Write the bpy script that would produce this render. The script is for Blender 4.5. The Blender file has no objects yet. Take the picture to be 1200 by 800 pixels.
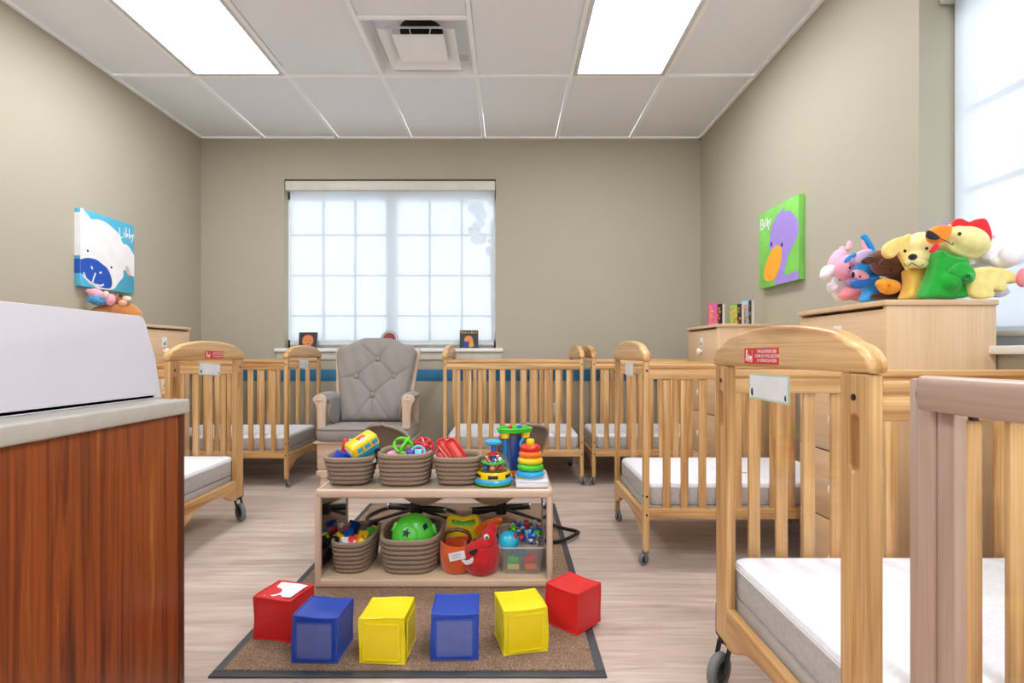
import bpy, bmesh, math, random
from mathutils import Vector, Matrix
random.seed(7)
R = math.radians
PI = math.pi
C = bpy.context.scene.collection
scene = bpy.context.scene

# ------------------------------------------------------------------ camera, world, lights, exposure
F_PX, VX, VY, EYE = 635.0, 597.0, 414.0, 0.92          # focal length and vanishing point in a 1200x800 frame
cam_d = bpy.data.cameras.new('camera'); cam = bpy.data.objects.new('camera', cam_d); C.objects.link(cam)
cam.location = (0, 0, EYE); cam.rotation_euler = (R(90), 0, 0)
cam_d.sensor_width = 36; cam_d.lens = F_PX / 1200 * 36
cam_d.shift_x = (600 - VX) / 1200; cam_d.shift_y = (VY - 400) / 1200
cam_d.clip_start = 0.02
scene.camera = cam
scene.view_settings.view_transform = 'Standard'; scene.view_settings.look = 'None'
scene.view_settings.gamma = 1; scene.view_settings.use_curve_mapping = False
scene.view_settings.exposure = 0.0
LAMP = 17.0        # strength of the ceiling light diffusers
SKY = 1.9
scene.cycles.max_bounces = 10; scene.cycles.diffuse_bounces = 6; scene.cycles.transparent_max_bounces = 24
scene.cycles.transmission_bounces = 8; scene.cycles.glossy_bounces = 4
scene.cycles.sample_clamp_indirect = 4.0
scene.cycles.use_denoising = True
w = bpy.data.worlds.new('world'); scene.world = w; w.use_nodes = True
bg = w.node_tree.nodes['Background']; bg.inputs[0].default_value = (0.86, 0.93, 1.0, 1); bg.inputs[1].default_value = SKY

def at(px, py, D):
    return Vector(((px - VX) / F_PX * D, D, EYE - (py - VY) / F_PX * D))

# ------------------------------------------------------------------ materials
def lin(c):
    if isinstance(c, str):
        c = c.lstrip('#'); c = tuple(int(c[i:i+2], 16) for i in (0, 2, 4))
    return tuple((v/255/12.92 if v/255 <= .04045 else ((v/255+.055)/1.055)**2.4) for v in c) + (1.0,)
_m = {}
def newmat(name):
    m = bpy.data.materials.new(name); m.use_nodes = True
    nt = m.node_tree; b = nt.nodes['Principled BSDF']
    return m, nt, b
def coords(nt, scale=(1,1,1), kind='Object', rnd=0.0):
    tc = nt.nodes.new('ShaderNodeTexCoord'); mp = nt.nodes.new('ShaderNodeMapping')
    mp.inputs['Scale'].default_value = scale
    nt.links.new(tc.outputs[kind], mp.inputs['Vector'])
    if rnd:
        oi = nt.nodes.new('ShaderNodeObjectInfo'); mu = nt.nodes.new('ShaderNodeMath'); mu.operation = 'MULTIPLY'
        mu.inputs[1].default_value = rnd
        nt.links.new(oi.outputs['Random'], mu.inputs[0])
        cb = nt.nodes.new('ShaderNodeCombineXYZ')
        for k in range(3): nt.links.new(mu.outputs[0], cb.inputs[k])
        nt.links.new(cb.outputs[0], mp.inputs['Location'])
    return mp.outputs[0]
def noise(nt, vec, scale, detail=3, rough=.5, dist=0):
    n = nt.nodes.new('ShaderNodeTexNoise'); n.inputs['Scale'].default_value = scale
    n.inputs['Detail'].default_value = detail; n.inputs['Roughness'].default_value = rough
    n.inputs['Distortion'].default_value = dist
    nt.links.new(vec, n.inputs['Vector']); return n.outputs['Fac']
def ramp(nt, fac, stops):
    r = nt.nodes.new('ShaderNodeValToRGB'); e = r.color_ramp.elements
    e[0].position, e[0].color = stops[0][0], stops[0][1]
    e[1].position, e[1].color = stops[-1][0], stops[-1][1]
    for p, c in stops[1:-1]:
        x = e.new(p); x.color = c
    nt.links.new(fac, r.inputs[0]); return r.outputs[0]
def mixc(nt, a, b, fac, mode='MIX'):
    m = nt.nodes.new('ShaderNodeMix'); m.data_type = 'RGBA'; m.blend_type = mode
    if isinstance(fac, (int, float)): m.inputs[0].default_value = fac
    else: nt.links.new(fac, m.inputs[0])
    for s, i in ((a, 6), (b, 7)):
        if isinstance(s, tuple): m.inputs[i].default_value = s
        else: nt.links.new(s, m.inputs[i])
    return m.outputs[2]
def bump(nt, b, fac, strength, dist=.002):
    n = nt.nodes.new('ShaderNodeBump'); n.inputs['Strength'].default_value = strength; n.inputs['Distance'].default_value = dist
    nt.links.new(fac, n.inputs['Height']); nt.links.new(n.outputs[0], b.inputs['Normal'])
def plain(name, col, rough=.5, metal=0, var=0.05, vs=12, bmp=0, spec=.5, sheen=0, coat=0, bs=300):
    if name in _m: return _m[name]
    m, nt, b = newmat(name); c = lin(col)
    v = coords(nt)
    f = noise(nt, v, vs, 3)
    d = tuple(x*(1-var) for x in c[:3]) + (1,); l = tuple(min(1, x*(1+var)) for x in c[:3]) + (1,)
    nt.links.new(ramp(nt, f, [(.3, d), (.7, l)]), b.inputs['Base Color'])
    b.inputs['Roughness'].default_value = rough; b.inputs['Metallic'].default_value = metal
    b.inputs['Specular IOR Level'].default_value = spec
    if sheen: b.inputs['Sheen Weight'].default_value = sheen
    if coat: b.inputs['Coat Weight'].default_value = coat
    if bmp: bump(nt, b, noise(nt, v, bs, 2), bmp)
    _m[name] = m; return m
def wood(name, light, dark, axis='z', rough=.38, across=16, along=1.0, contrast=1.0, fine=.35):
    key = name + '_' + axis
    if key in _m: return _m[key]
    m, nt, b = newmat(key)
    s = [across]*3; s['xyz'.index(axis)] = along
    v = coords(nt, tuple(s), rnd=37.0)
    f = noise(nt, v, 1.0, 4, .55, 1.2)
    l, d = lin(light), lin(dark)
    base = ramp(nt, f, [(.5-.22/contrast, d), (.5, mixt(l, d, .35)), (.5+.2/contrast, l)])
    s2 = [across*14]*3; s2['xyz'.index(axis)] = along*3
    v2 = coords(nt, tuple(s2), rnd=11.0)
    f2 = noise(nt, v2, 1.0, 2)
    g = ramp(nt, f2, [(.35, (1-fine*.5,)*3+(1,)), (.65, (1,1,1,1))])
    col = mixc(nt, base, g, 1.0, 'MULTIPLY')
    nt.links.new(col, b.inputs['Base Color']); b.inputs['Roughness'].default_value = rough
    b.inputs['Coat Weight'].default_value = .15; b.inputs['Coat Roughness'].default_value = .25
    _m[key] = m; return m
def mixt(a, b, t): return tuple(a[i]*(1-t)+b[i]*t for i in range(3)) + (1,)
def pine(ax): return wood('pine_wood', '#e5b97e', '#b67f45', ax, .4, 17, 1.0, 1.25, .45)
def maple(ax): return wood('maple_laminate', '#e2c19a', '#d3ae84', ax, .45, 14, 1.0, .8, .18)
def beech(ax): return wood('pale_beech_wood', '#dcc1aa', '#c6a68f', ax, .4, 14, 1.0, .8, .2)
def washed(ax): return wood('pinkish_washed_wood', '#c3a697', '#ab8b7b', ax, .35, 12, 1.0, .9, .25)
def walnut():
    if 'walnut' in _m: return _m['walnut']
    m, nt, b = newmat('walnut_laminate')
    v = coords(nt, (24, 24, .9)); f = noise(nt, v, 1.0, 6, .62, 1.1)
    a = ramp(nt, f, [(.30, lin('#4a1a07')), (.42, lin('#7e3710')), (.50, lin('#974818')), (.57, lin('#8c4012')), (.70, lin('#b86d2a'))])
    v2 = coords(nt, (130, 130, 3)); f2 = noise(nt, v2, 1.0, 3)
    g = ramp(nt, f2, [(.3, (.72,.68,.66,1)), (.6, (1,1,1,1))])
    nt.links.new(mixc(nt, a, g, 1.0, 'MULTIPLY'), b.inputs['Base Color']); b.inputs['Roughness'].default_value = .42
    _m['walnut'] = m; return m
def clear(name, tint=(1,1,1,1), refl=.10, rough=.03, haze=0.0, hazecol=(.9,.92,.95,1)):
    if name in _m: return _m[name]
    m = bpy.data.materials.new(name); m.use_nodes = True; nt = m.node_tree; nt.nodes.clear()
    o = nt.nodes.new('ShaderNodeOutputMaterial'); t = nt.nodes.new('ShaderNodeBsdfTransparent'); t.inputs[0].default_value = tint
    g = nt.nodes.new('ShaderNodeBsdfGlossy'); g.inputs['Roughness'].default_value = rough
    lw = nt.nodes.new('ShaderNodeLayerWeight'); lw.inputs[0].default_value = .25
    mm = nt.nodes.new('ShaderNodeMath'); mm.operation = 'MULTIPLY_ADD'; mm.inputs[1].default_value = refl*1.2; mm.inputs[2].default_value = refl*.12
    nt.links.new(lw.outputs['Fresnel'], mm.inputs[0])
    mx = nt.nodes.new('ShaderNodeMixShader'); nt.links.new(mm.outputs[0], mx.inputs[0])
    last = t.outputs[0]
    if haze:
        d = nt.nodes.new('ShaderNodeBsdfDiffuse'); d.inputs[0].default_value = hazecol
        tr = nt.nodes.new('ShaderNodeBsdfTranslucent'); tr.inputs[0].default_value = hazecol
        ad = nt.nodes.new('ShaderNodeMixShader'); ad.inputs[0].default_value = .5
        nt.links.new(d.outputs[0], ad.inputs[1]); nt.links.new(tr.outputs[0], ad.inputs[2])
        hz = nt.nodes.new('ShaderNodeMixShader'); hz.inputs[0].default_value = haze
        nt.links.new(t.outputs[0], hz.inputs[1]); nt.links.new(ad.outputs[0], hz.inputs[2]); last = hz.outputs[0]
    nt.links.new(last, mx.inputs[1]); nt.links.new(g.outputs[0], mx.inputs[2]); nt.links.new(mx.outputs[0], o.inputs[0])
    _m[name] = m; return m
def shade_mat():
    if 'shade' in _m: return _m['shade']
    m = bpy.data.materials.new('roller_shade_fabric'); m.use_nodes = True; nt = m.node_tree; nt.nodes.clear()
    o = nt.nodes.new('ShaderNodeOutputMaterial')
    v = coords(nt, (1, 1, 1)); f = noise(nt, v, 400, 1)
    c = ramp(nt, f, [(.0, (.88,.89,.91,1)), (1, (.88,.89,.91,1))])
    tl = nt.nodes.new('ShaderNodeBsdfTranslucent'); nt.links.new(c, tl.inputs[0])
    d = nt.nodes.new('ShaderNodeBsdfDiffuse'); nt.links.new(c, d.inputs[0])
    t = nt.nodes.new('ShaderNodeBsdfTransparent'); t.inputs[0].default_value = (.9,.94,.97,1)
    a = nt.nodes.new('ShaderNodeMixShader'); a.inputs[0].default_value = .35
    nt.links.new(tl.outputs[0], a.inputs[1]); nt.links.new(d.outputs[0], a.inputs[2])
    b2 = nt.nodes.new('ShaderNodeMixShader'); b2.inputs[0].default_value = .45
    nt.links.new(a.outputs[0], b2.inputs[1]); nt.links.new(t.outputs[0], b2.inputs[2]); nt.links.new(b2.outputs[0], o.inputs[0])
    _m['shade'] = m; return m
def emis(name, col, s):
    if name in _m: return _m[name]
    m = bpy.data.materials.new(name); m.use_nodes = True; nt = m.node_tree; nt.nodes.clear()
    o = nt.nodes.new('ShaderNodeOutputMaterial'); e = nt.nodes.new('ShaderNodeEmission')
    e.inputs[0].default_value = col; e.inputs[1].default_value = s; nt.links.new(e.outputs[0], o.inputs[0])
    _m[name] = m; return m
def floor_mat():
    m, nt, b = newmat('wood_plank_flooring')
    v = coords(nt, (1, 1, 1))
    br = nt.nodes.new('ShaderNodeTexBrick'); nt.links.new(v, br.inputs['Vector'])
    br.inputs['Scale'].default_value = 1; br.inputs['Brick Width'].default_value = 1.22; br.inputs['Row Height'].default_value = .152
    br.inputs['Mortar Size'].default_value = .0012; br.inputs['Mortar Smooth'].default_value = .3; br.offset = .37
    br.inputs['Color1'].default_value = (.30,.30,.30,1); br.inputs['Color2'].default_value = (.72,.72,.72,1); br.inputs['Mortar'].default_value = (.15,.15,.15,1)
    v2 = coords(nt, (1.3, 14, 1)); f = noise(nt, v2, 1.6, 5, .6, .8)
    c = ramp(nt, f, [(.25, lin('#a8948a')), (.5, lin('#c4b1a6')), (.75, lin('#d9cac0'))])
    v3 = coords(nt, (4, 130, 1)); f3 = noise(nt, v3, 1, 2)
    c = mixc(nt, c, ramp(nt, f3, [(.3, (.88,.87,.86,1)), (.7, (1,1,1,1))]), 1.0, 'MULTIPLY')
    c = mixc(nt, c, br.outputs['Color'], .22, 'OVERLAY')
    nt.links.new(c, b.inputs['Base Color']); b.inputs['Roughness'].default_value = .36
    b.inputs['Specular IOR Level'].default_value = .5
    return m
def rug_mat():
    m, nt, b = newmat('brown_carpet_pile'); v = coords(nt)
    f = noise(nt, v, 260, 3, .7); f2 = noise(nt, v, 18, 3)
    c = ramp(nt, f, [(.3, lin('#5a4335')), (.5, lin('#8f725c')), (.7, lin('#c2a78c'))])
    c = mixc(nt, c, ramp(nt, f2, [(.3, (.82,.8,.8,1)), (.7, (1,1,1,1))]), 1.0, 'MULTIPLY')
    nt.links.new(c, b.inputs['Base Color']); b.inputs['Roughness'].default_value = .95; bump(nt, b, f, .9, .004)
    return m
def rope_mat(name, l, d):
    if name in _m: return _m[name]
    m, nt, b = newmat(name)
    v = coords(nt, (1, 1, 1)); wv = nt.nodes.new('ShaderNodeTexWave'); wv.wave_type = 'BANDS'; wv.bands_direction = 'DIAGONAL'
    wv.inputs['Scale'].default_value = 75; wv.inputs['Distortion'].default_value = .6; wv.inputs['Detail'].default_value = 1
    nt.links.new(v, wv.inputs['Vector'])
    c = ramp(nt, wv.outputs['Fac'], [(.0, lin(d)), (.6, lin(l))])
    nt.links.new(c, b.inputs['Base Color']); b.inputs['Roughness'].default_value = .9; bump(nt, b, wv.outputs['Fac'], .25, .002)
    _m[name] = m; return m
def quilt_mat(name, col, col2):
    if name in _m: return _m[name]
    m, nt, b = newmat(name); v = coords(nt)
    vo = nt.nodes.new('ShaderNodeTexVoronoi'); vo.inputs['Scale'].default_value = 90; nt.links.new(v, vo.inputs['Vector'])
    c = ramp(nt, vo.outputs['Distance'], [(.0, lin(col)), (.7, lin(col2))])
    nt.links.new(c, b.inputs['Base Color']); b.inputs['Roughness'].default_value = .85; bump(nt, b, vo.outputs['Distance'], .25, .002)
    _m[name] = m; return m
def wall_mat():
    return plain('greige_wall_paint', '#aea795', .75, var=.015, vs=2, bmp=.05)

WHITE = lambda: plain('white_paint', '#eeeeec', .45, var=.02)
BLACKM = lambda: plain('black_metal', '#18181a', .35, metal=.2)
CHROME = lambda: plain('brushed_chrome', '#9a9a9c', .3, metal=.9)
def vin(n, c, r=.42): return plain(n, c, r, var=.04, coat=.15)
def plas(n, c): return plain(n, c, .28, var=.03, coat=.3)
def felt(n, c): return plain(n, c, .92, var=.07, vs=40, bmp=.55, sheen=.3, bs=55)

# ------------------------------------------------------------------ mesh helpers
def frame_z(d):
    d = d.normalized(); up = Vector((0,0,1)) if abs(d.z) < .95 else Vector((1,0,0))
    x = up.cross(d).normalized(); y = d.cross(x); return Matrix((x, y, d)).transposed().to_4x4()
class MB:
    def __init__(s): s.bm = bmesh.new(); s.mi = 0
    def _fin(s, faces0, M=None, verts=None):
        fs = [f for f in s.bm.faces if f not in faces0]
        for f in fs: f.material_index = s.mi
        return fs
    def box(s, x0, x1, y0, y1, z0, z1, bev=0.0, seg=2, M=None):
        t = bmesh.new(); bmesh.ops.create_cube(t, size=1)
        for v in t.verts:
            v.co = Vector(((x0+x1)/2 + v.co.x*(x1-x0), (y0+y1)/2 + v.co.y*(y1-y0), (z0+z1)/2 + v.co.z*(z1-z0)))
        if bev: bmesh.ops.bevel(t, geom=t.edges[:], offset=min(bev, .49*min(x1-x0, y1-y0, z1-z0)), segments=seg, affect='EDGES', profile=.5)
        return s.add(t, M)
    def add(s, t, M=None):
        if M is not None: bmesh.ops.transform(t, matrix=M, verts=t.verts)
        for f in t.faces: f.material_index = s.mi
        me = bpy.data.meshes.new('tmp'); t.to_mesh(me); t.free()
        s.bm.from_mesh(me); bpy.data.meshes.remove(me); return s
    def cyl(s, a, b, r, r2=None, n=20, caps=True):
        a, b = Vector(a), Vector(b); d = b - a; r2 = r if r2 is None else r2
        t = bmesh.new(); bmesh.ops.create_cone(t, cap_ends=caps, segments=n, radius1=r, radius2=r2, depth=d.length)
        return s.add(t, Matrix.Translation((a+b)/2) @ frame_z(d))
    def lathe(s, prof, c=(0,0,0), n=32, M=None, close=False):
        t = bmesh.new(); rings = []
        for (r, z) in prof:
            if r < 1e-6: rings.append([t.verts.new((0,0,z))])
            else: rings.append([t.verts.new((r*math.cos(2*PI*k/n), r*math.sin(2*PI*k/n), z)) for k in range(n)])
        prs = list(zip(rings, rings[1:])) + ([(rings[-1], rings[0])] if close else [])
        for A, B in prs:
            if len(A) == 1 and len(B) == 1: continue
            for k in range(n):
                k2 = (k+1) % n
                if len(A) == 1: t.faces.new((A[0], B[k2], B[k]))
                elif len(B) == 1: t.faces.new((A[k], A[k2], B[0]))
                else: t.faces.new((A[k], A[k2], B[k2], B[k]))
        bmesh.ops.recalc_face_normals(t, faces=t.faces)
        return s.add(t, Matrix.Translation(c) @ (M or Matrix()))
    def torus(s, c, Rr, r, M=None, n=36, m=14, sz=1.0):
        prof = [(Rr + r*math.cos(2*PI*k/m), r*sz*math.sin(2*PI*k/m)) for k in range(m)]
        return s.lathe(prof, c, n, M, close=True)
    def ell(s, c, rx, ry, rz, M=None, n=24):
        t = bmesh.new(); bmesh.ops.create_uvsphere(t, u_segments=n, v_segments=n//2+2, radius=1)
        return s.add(t, Matrix.Translation(c) @ (M or Matrix()) @ Matrix.Diagonal((rx, ry, rz, 1)))
    def tube(s, pts, r, n=10, closed=False, smooth=0):
        P = [Vector(p) for p in pts]
        if smooth:
            Q = []; N = len(P)
            rng = range(N) if closed else range(N-1)
            for i in rng:
                p0 = P[(i-1) % N] if (closed or i > 0) else P[i]; p1 = P[i]; p2 = P[(i+1) % N]
                p3 = P[(i+2) % N] if (closed or i < N-2) else P[(i+1) % N]
                for k in range(smooth):
                    u = k/smooth
                    Q.append(.5*((2*p1) + (p2-p0)*u + (2*p0-5*p1+4*p2-p3)*u*u + (3*p1-p0-3*p2+p3)*u**3))
            if not closed: Q.append(P[-1])
            P = Q
        rr = r if isinstance(r, (list, tuple)) else None
        t = bmesh.new(); rings = []; N = len(P); X = None
        for i, p in enumerate(P):
            if closed: d = P[(i+1) % N] - P[i-1]
            else: d = P[min(i+1, N-1)] - P[max(i-1, 0)]
            d.normalize()
            if X is None: X = frame_z(d).to_3x3().col[0]
            X = (X - d*X.dot(d)).normalized(); Y = d.cross(X)
            q = (rr[0] + (rr[-1]-rr[0])*i/(N-1)) if rr else r
            rings.append([t.verts.new(p + (X*math.cos(2*PI*k/n) + Y*math.sin(2*PI*k/n))*q) for k in range(n)])
        for i in range(N if closed else N-1):
            A, B = rings[i], rings[(i+1) % N]
            for k in range(n): t.faces.new((A[k], A[(k+1) % n], B[(k+1) % n], B[k]))
        if not closed: t.faces.new(rings[0][::-1]); t.faces.new(rings[-1])
        bmesh.ops.recalc_face_normals(t, faces=t.faces)
        return s.add(t)
    def loft(s, secs, cap0=True, cap1=True, closed_u=True, M=None):
        t = bmesh.new(); rings = [[t.verts.new(p) for p in sec] for sec in secs]
        for A, B in zip(rings, rings[1:]):
            n = len(A)
            for k in range(n if closed_u else n-1): t.faces.new((A[k], A[(k+1) % n], B[(k+1) % n], B[k]))
        if cap0: t.faces.new(rings[0][::-1])
        if cap1: t.faces.new(rings[-1])
        bmesh.ops.recalc_face_normals(t, faces=t.faces)
        return s.add(t, M)
    def solid(s, outlines, depth, M=None, bev=0.0, res=2):
        """flat shape (first outline, further ones are holes) in local xy, thickness depth centred on z=0"""
        cu = bpy.data.curves.new('c', 'CURVE'); cu.dimensions = '2D'; cu.fill_mode = 'BOTH'
        cu.extrude = max(depth/2 - bev, 0); cu.bevel_depth = bev; cu.bevel_resolution = res; cu.offset = -bev
        for ol in outlines:
            sp = cu.splines.new('POLY'); sp.points.add(len(ol)-1)
            for p, q in zip(sp.points, ol): p.co = (q[0], q[1], 0, 1)
            sp.use_cyclic_u = True
        o = bpy.data.objects.new('c', cu); C.objects.link(o)
        dg = bpy.context.evaluated_depsgraph_get(); dg.update()
        me = bpy.data.meshes.new_from_object(o.evaluated_get(dg))
        bpy.data.objects.remove(o); bpy.data.curves.remove(cu)
        t = bmesh.new(); t.from_mesh(me); bpy.data.meshes.remove(me)
        bmesh.ops.remove_doubles(t, verts=t.verts, dist=1e-5)
        return s.add(t, M)
    def text(s, txt, size, depth, M=None):
        cu = bpy.data.curves.new('t', 'FONT'); cu.body = txt; cu.size = size; cu.extrude = depth/2; cu.align_x = 'CENTER'; cu.align_y = 'CENTER'
        o = bpy.data.objects.new('t', cu); C.objects.link(o)
        dg = bpy.context.evaluated_depsgraph_get(); dg.update()
        me = bpy.data.meshes.new_from_object(o.evaluated_get(dg))
        bpy.data.objects.remove(o); bpy.data.curves.remove(cu)
        t = bmesh.new(); t.from_mesh(me); bpy.data.meshes.remove(me)
        return s.add(t, M)
    def mesh(s, name, smooth=True, ang=38):
        me = bpy.data.meshes.new(name); s.bm.to_mesh(me); s.bm.free()
        if smooth:
            me.polygons.foreach_set('use_smooth', [True]*len(me.polygons))
            me.set_sharp_from_angle(angle=R(ang))
        return me
    def build(s, name, mat, parent=None, smooth=True, ang=38, label=None):
        return link(name, s.mesh(name, smooth, ang), mat, parent, label)
def link(name, me, mat, parent=None, label=None):
    o = bpy.data.objects.new(name, me); C.objects.link(o)
    if not me.materials:
        for m in (mat if isinstance(mat, (list, tuple)) else [mat]): me.materials.append(m)
    if parent: o.parent = parent
    if label: o['label'] = label
    return o
def thing(name, label, cat, loc=(0,0,0), rz=0, group=None):
    o = bpy.data.objects.new(name, None); C.objects.link(o); o.location = loc; o.rotation_euler = (0,0,rz)
    o.empty_display_size = .05; return tag(o, label, cat, group)
def tag(o, label, cat, group=None, kind=None):
    o['label'] = label; o['category'] = cat
    if group: o['group'] = group
    if kind: o['kind'] = kind
    return o
def struct(o): o['kind'] = 'structure'; return o
def remesh(o, vox=.005, it=6, fac=.5):
    m = o.modifiers.new('r', 'REMESH'); m.mode = 'VOXEL'; m.voxel_size = vox; m.use_smooth_shade = True
    if it:
        k = o.modifiers.new('s', 'SMOOTH'); k.iterations = it; k.factor = fac
    return o
RYZ = Matrix(((0,0,1,0), (1,0,0,0), (0,1,0,0), (0,0,0,1)))      # flat shape xy -> world yz, facing +x
RXZ = Matrix(((1,0,0,0), (0,0,-1,0), (0,1,0,0), (0,0,0,1)))     # flat shape xy -> world xz, facing -y
RYZn = Matrix(((0,0,-1,0), (-1,0,0,0), (0,1,0,0), (0,0,0,1)))   # flat shape xy -> facing -x, x runs to -y
T = Matrix.Translation
def rrect(w, h, r, n=5, cx=0, cy=0):
    r = min(r, w/2*.999, h/2*.999); pts = []
    for (sx, sy, a0) in ((1,1,0), (-1,1,90), (-1,-1,180), (1,-1,270)):
        for k in range(n+1):
            a = R(a0 + 90*k/n)
            pts.append((cx + sx*(w/2-r) + r*math.cos(a), cy + sy*(h/2-r) + r*math.sin(a)))
    return pts
def smoothpath(P, n=6, closed=True):
    out = []; N = len(P)
    for i in range(N if closed else N-1):
        p0, p1, p2, p3 = (P[(i-1) % N], P[i], P[(i+1) % N], P[(i+2) % N]) if closed else (P[max(i-1,0)], P[i], P[i+1], P[min(i+2, N-1)])
        for k in range(n):
            u = k/n
            out.append(tuple(.5*((2*p1[j]) + (p2[j]-p0[j])*u + (2*p0[j]-5*p1[j]+4*p2[j]-p3[j])*u*u + (3*p1[j]-p0[j]-3*p2[j]+p3[j])*u**3) for j in range(2)))
    if not closed: out.append(P[-1])
    return out

# ------------------------------------------------------------------ the room
XL, XR, YB, YF, H = -2.57, 1.593, 4.515, -2.3, 2.705
WM = wall_mat()
WX0, WX1, WZ0, WZ1 = -1.877, -.114, .963, 2.372          # window in the back wall
RY0, RY1, RZ0, RZ1 = .25, 2.107, .945, 2.36              # window in the right wall
o = struct(MB().box(XL-.15, XR+.2, YF-.15, YB+.15, -.1, 0).build('floor', floor_mat()))
m = MB()
m.box(XL-.15, WX0, YB, YB+.15, 0, H); m.box(WX1, XR+.2, YB, YB+.15, 0, H)
m.box(WX0, WX1, YB, YB+.15, 0, WZ0); m.box(WX0, WX1, YB, YB+.15, WZ1, H)
struct(m.build('wall_back', WM, smooth=False))
struct(MB().box(XL-.15, XL, YF, YB, 0, H).build('wall_left', WM, smooth=False))
m = MB()
m.box(XR, XR+.2, YF, RY0, 0, H); m.box(XR, XR+.2, RY1, YB, 0, H); m.box(XR, XR+.2, RY0, RY1, 0, RZ0); m.box(XR, XR+.2, RY0, RY1, RZ1, H)
struct(m.build('wall_right', WM, smooth=False))
FX0, FX1, FZ0, FZ1 = -2.3, 1.35, .25, 2.45               # unseen glazed opening added behind the camera for even light
m = MB()
m.box(XL-.15, FX0, YF-.15, YF, 0, H); m.box(FX1, XR+.2, YF-.15, YF, 0, H); m.box(FX0, FX1, YF-.15, YF, 0, FZ0); m.box(FX0, FX1, YF-.15, YF, FZ1, H)
struct(m.build('wall_front', WM, smooth=False))
t = bpy.data.objects.new('added_window_3', None); C.objects.link(t); struct(t)  # unseen window added to brighten the ceiling and even out the daylight
m = MB()
for k in range(4):
    x = FX0 + (FX1-FX0-.05)*k/3; m.box(x, x+.05, YF-.1, YF-.04, FZ0, FZ1)
m.box(FX0, FX1, YF-.1, YF-.04, FZ0, FZ0+.05); m.box(FX0, FX1, YF-.1, YF-.04, FZ1-.05, FZ1)
m.build('window_frame', plain('window_frame_white', '#eceef0', .5), t, smooth=False)
MB().box(FX0+.02, FX1-.02, YF-.072, YF-.068, FZ0+.02, FZ1-.02).build('window_pane', clear('window_glass', refl=.08), t)
# blue wall stripe, baseboards, ceiling edge
struct(MB().box(XL, XR, YB-.004, YB, .692, .788, .001).build('trim_1', plain('blue_wall_band', '#2f76a0', .6, var=.03)))
BBM = plain('beige_cove_base', '#b3a693', .55)
struct(MB().box(XL, XR, YB-.012, YB, 0, .10, .004).build('baseboard_back', BBM))
struct(MB().box(XL, XL+.012, YF, YB, 0, .10, .004).build('baseboard_left', BBM))
struct(MB().box(XR-.012, XR, YF, YB, 0, .10, .004).build('baseboard_right', BBM))
# ceiling grid: columns
GX = [XL, -2.043, -1.433, -.823, -.213, .397, 1.007, XR]
GY = [YB, 3.50, 2.89, 2.28, 1.67, 1.06, .45, -.16, -.77, -1.38, -1.99, YF]
LIGHTS = [(1, 1, 3), (5, 1, 3), (1, 5, 7), (5, 5, 7), (1, 8, 10), (5, 8, 10)]   # column, first row, last row; later ones are unseen, added for light
holes = set(); 
for (cx_, r0, r1) in LIGHTS:
    for r_ in range(r0, r1): holes.add((cx_, r_))
holes.add((3, 1))
TM = plain('white_ceiling_tile', '#f2f5fa', .9, var=.01, vs=60, bmp=.12, bs=220)
m = MB()
for i in range(len(GX)-1):
    for j in range(len(GY)-1):
        if (i, j) in holes: continue
        two = (i, j+1) not in holes and j % 2 == 1 and i != 3
        if j % 2 == 0 and j > 0 and i != 3 and (i, j-1) not in holes: continue
        m.box(GX[i]+.016, GX[i+1]-.016, GY[min(j+(2 if two else 1), len(GY)-1)]+.016, GY[j]-.016, H+.012, H+.03)
m.box(XL-.15, XR+.2, YF-.15, YB+.15, H+.28, H+.3)
struct(m.build('ceiling', TM, smooth=False))
m = MB(); tb = .012
for x in GX[1:-1]:
    m.box(x-tb, x+tb, YF, YB, H, H+.012)
for j, y in enumerate(GY[1:-1], 1):
    for i in range(len(GX)-1):
        if (i, j-1) in holes and (i, j) in holes and i != 3: continue
        if j % 2 == 0 and not (i == 3 and j == 2): continue
        m.box(GX[i], GX[i+1], y-tb, y+tb, H-.0005, H+.012)
m.box(XL, XL+.02, YF, YB, H-.001, H+.01); m.box(XR-.02, XR, YF, YB, H-.001, H+.01); m.box(XL, XR, YB-.02, YB, H-.001, H+.01)
struct(m.build('trim_2', plain('white_grid_metal', '#ffffff', .5, var=.0), smooth=False))
# ceiling lights
def ceiling_light(i, j0, j1, label):
    x0, x1, y1, y0 = GX[i]+.012, GX[i+1]-.012, GY[j0]-.012, GY[j1]+.012
    t = thing('ceiling_light', label, 'ceiling light', ((x0+x1)/2, (y0+y1)/2, H))
    a, b = (x1-x0)/2, (y1-y0)/2; fr = .028
    m = MB()
    m.box(-a, -a+fr, -b, b, 0, .06, .003); m.box(a-fr, a, -b, b, 0, .06, .003)
    m.box(-a+fr, a-fr, -b, -b+fr, 0, .06, .003); m.box(-a+fr, a-fr, b-fr, b, 0, .06, .003); m.box(-a, a, -b, b, .06, .07)
    m.build('frame', plain('white_lamp_frame', '#d6d8da', .4), t)
    MB().box(-a+fr, a-fr, -b+fr, b-fr, .006, .012).build('diffuser', emis('lit_diffuser', (.945, .975, 1, 1), LAMP), t)
ceiling_light(1, 1, 3, 'bright rectangular ceiling light at the left, above the blue sheep picture side')
ceiling_light(5, 1, 3, 'bright rectangular ceiling light at the right, beside the air vent')
for (i, a, b), s in zip(LIGHTS[2:], ('added unseen left ceiling light above the camera, for even light', 'added unseen right ceiling light above the camera, for even light', 'added unseen left ceiling light behind the camera, for even light', 'added unseen right ceiling light behind the camera, for even light')):
    ceiling_light(i, a, b, s)  # out-of-view fixtures added to light the room evenly
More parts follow.
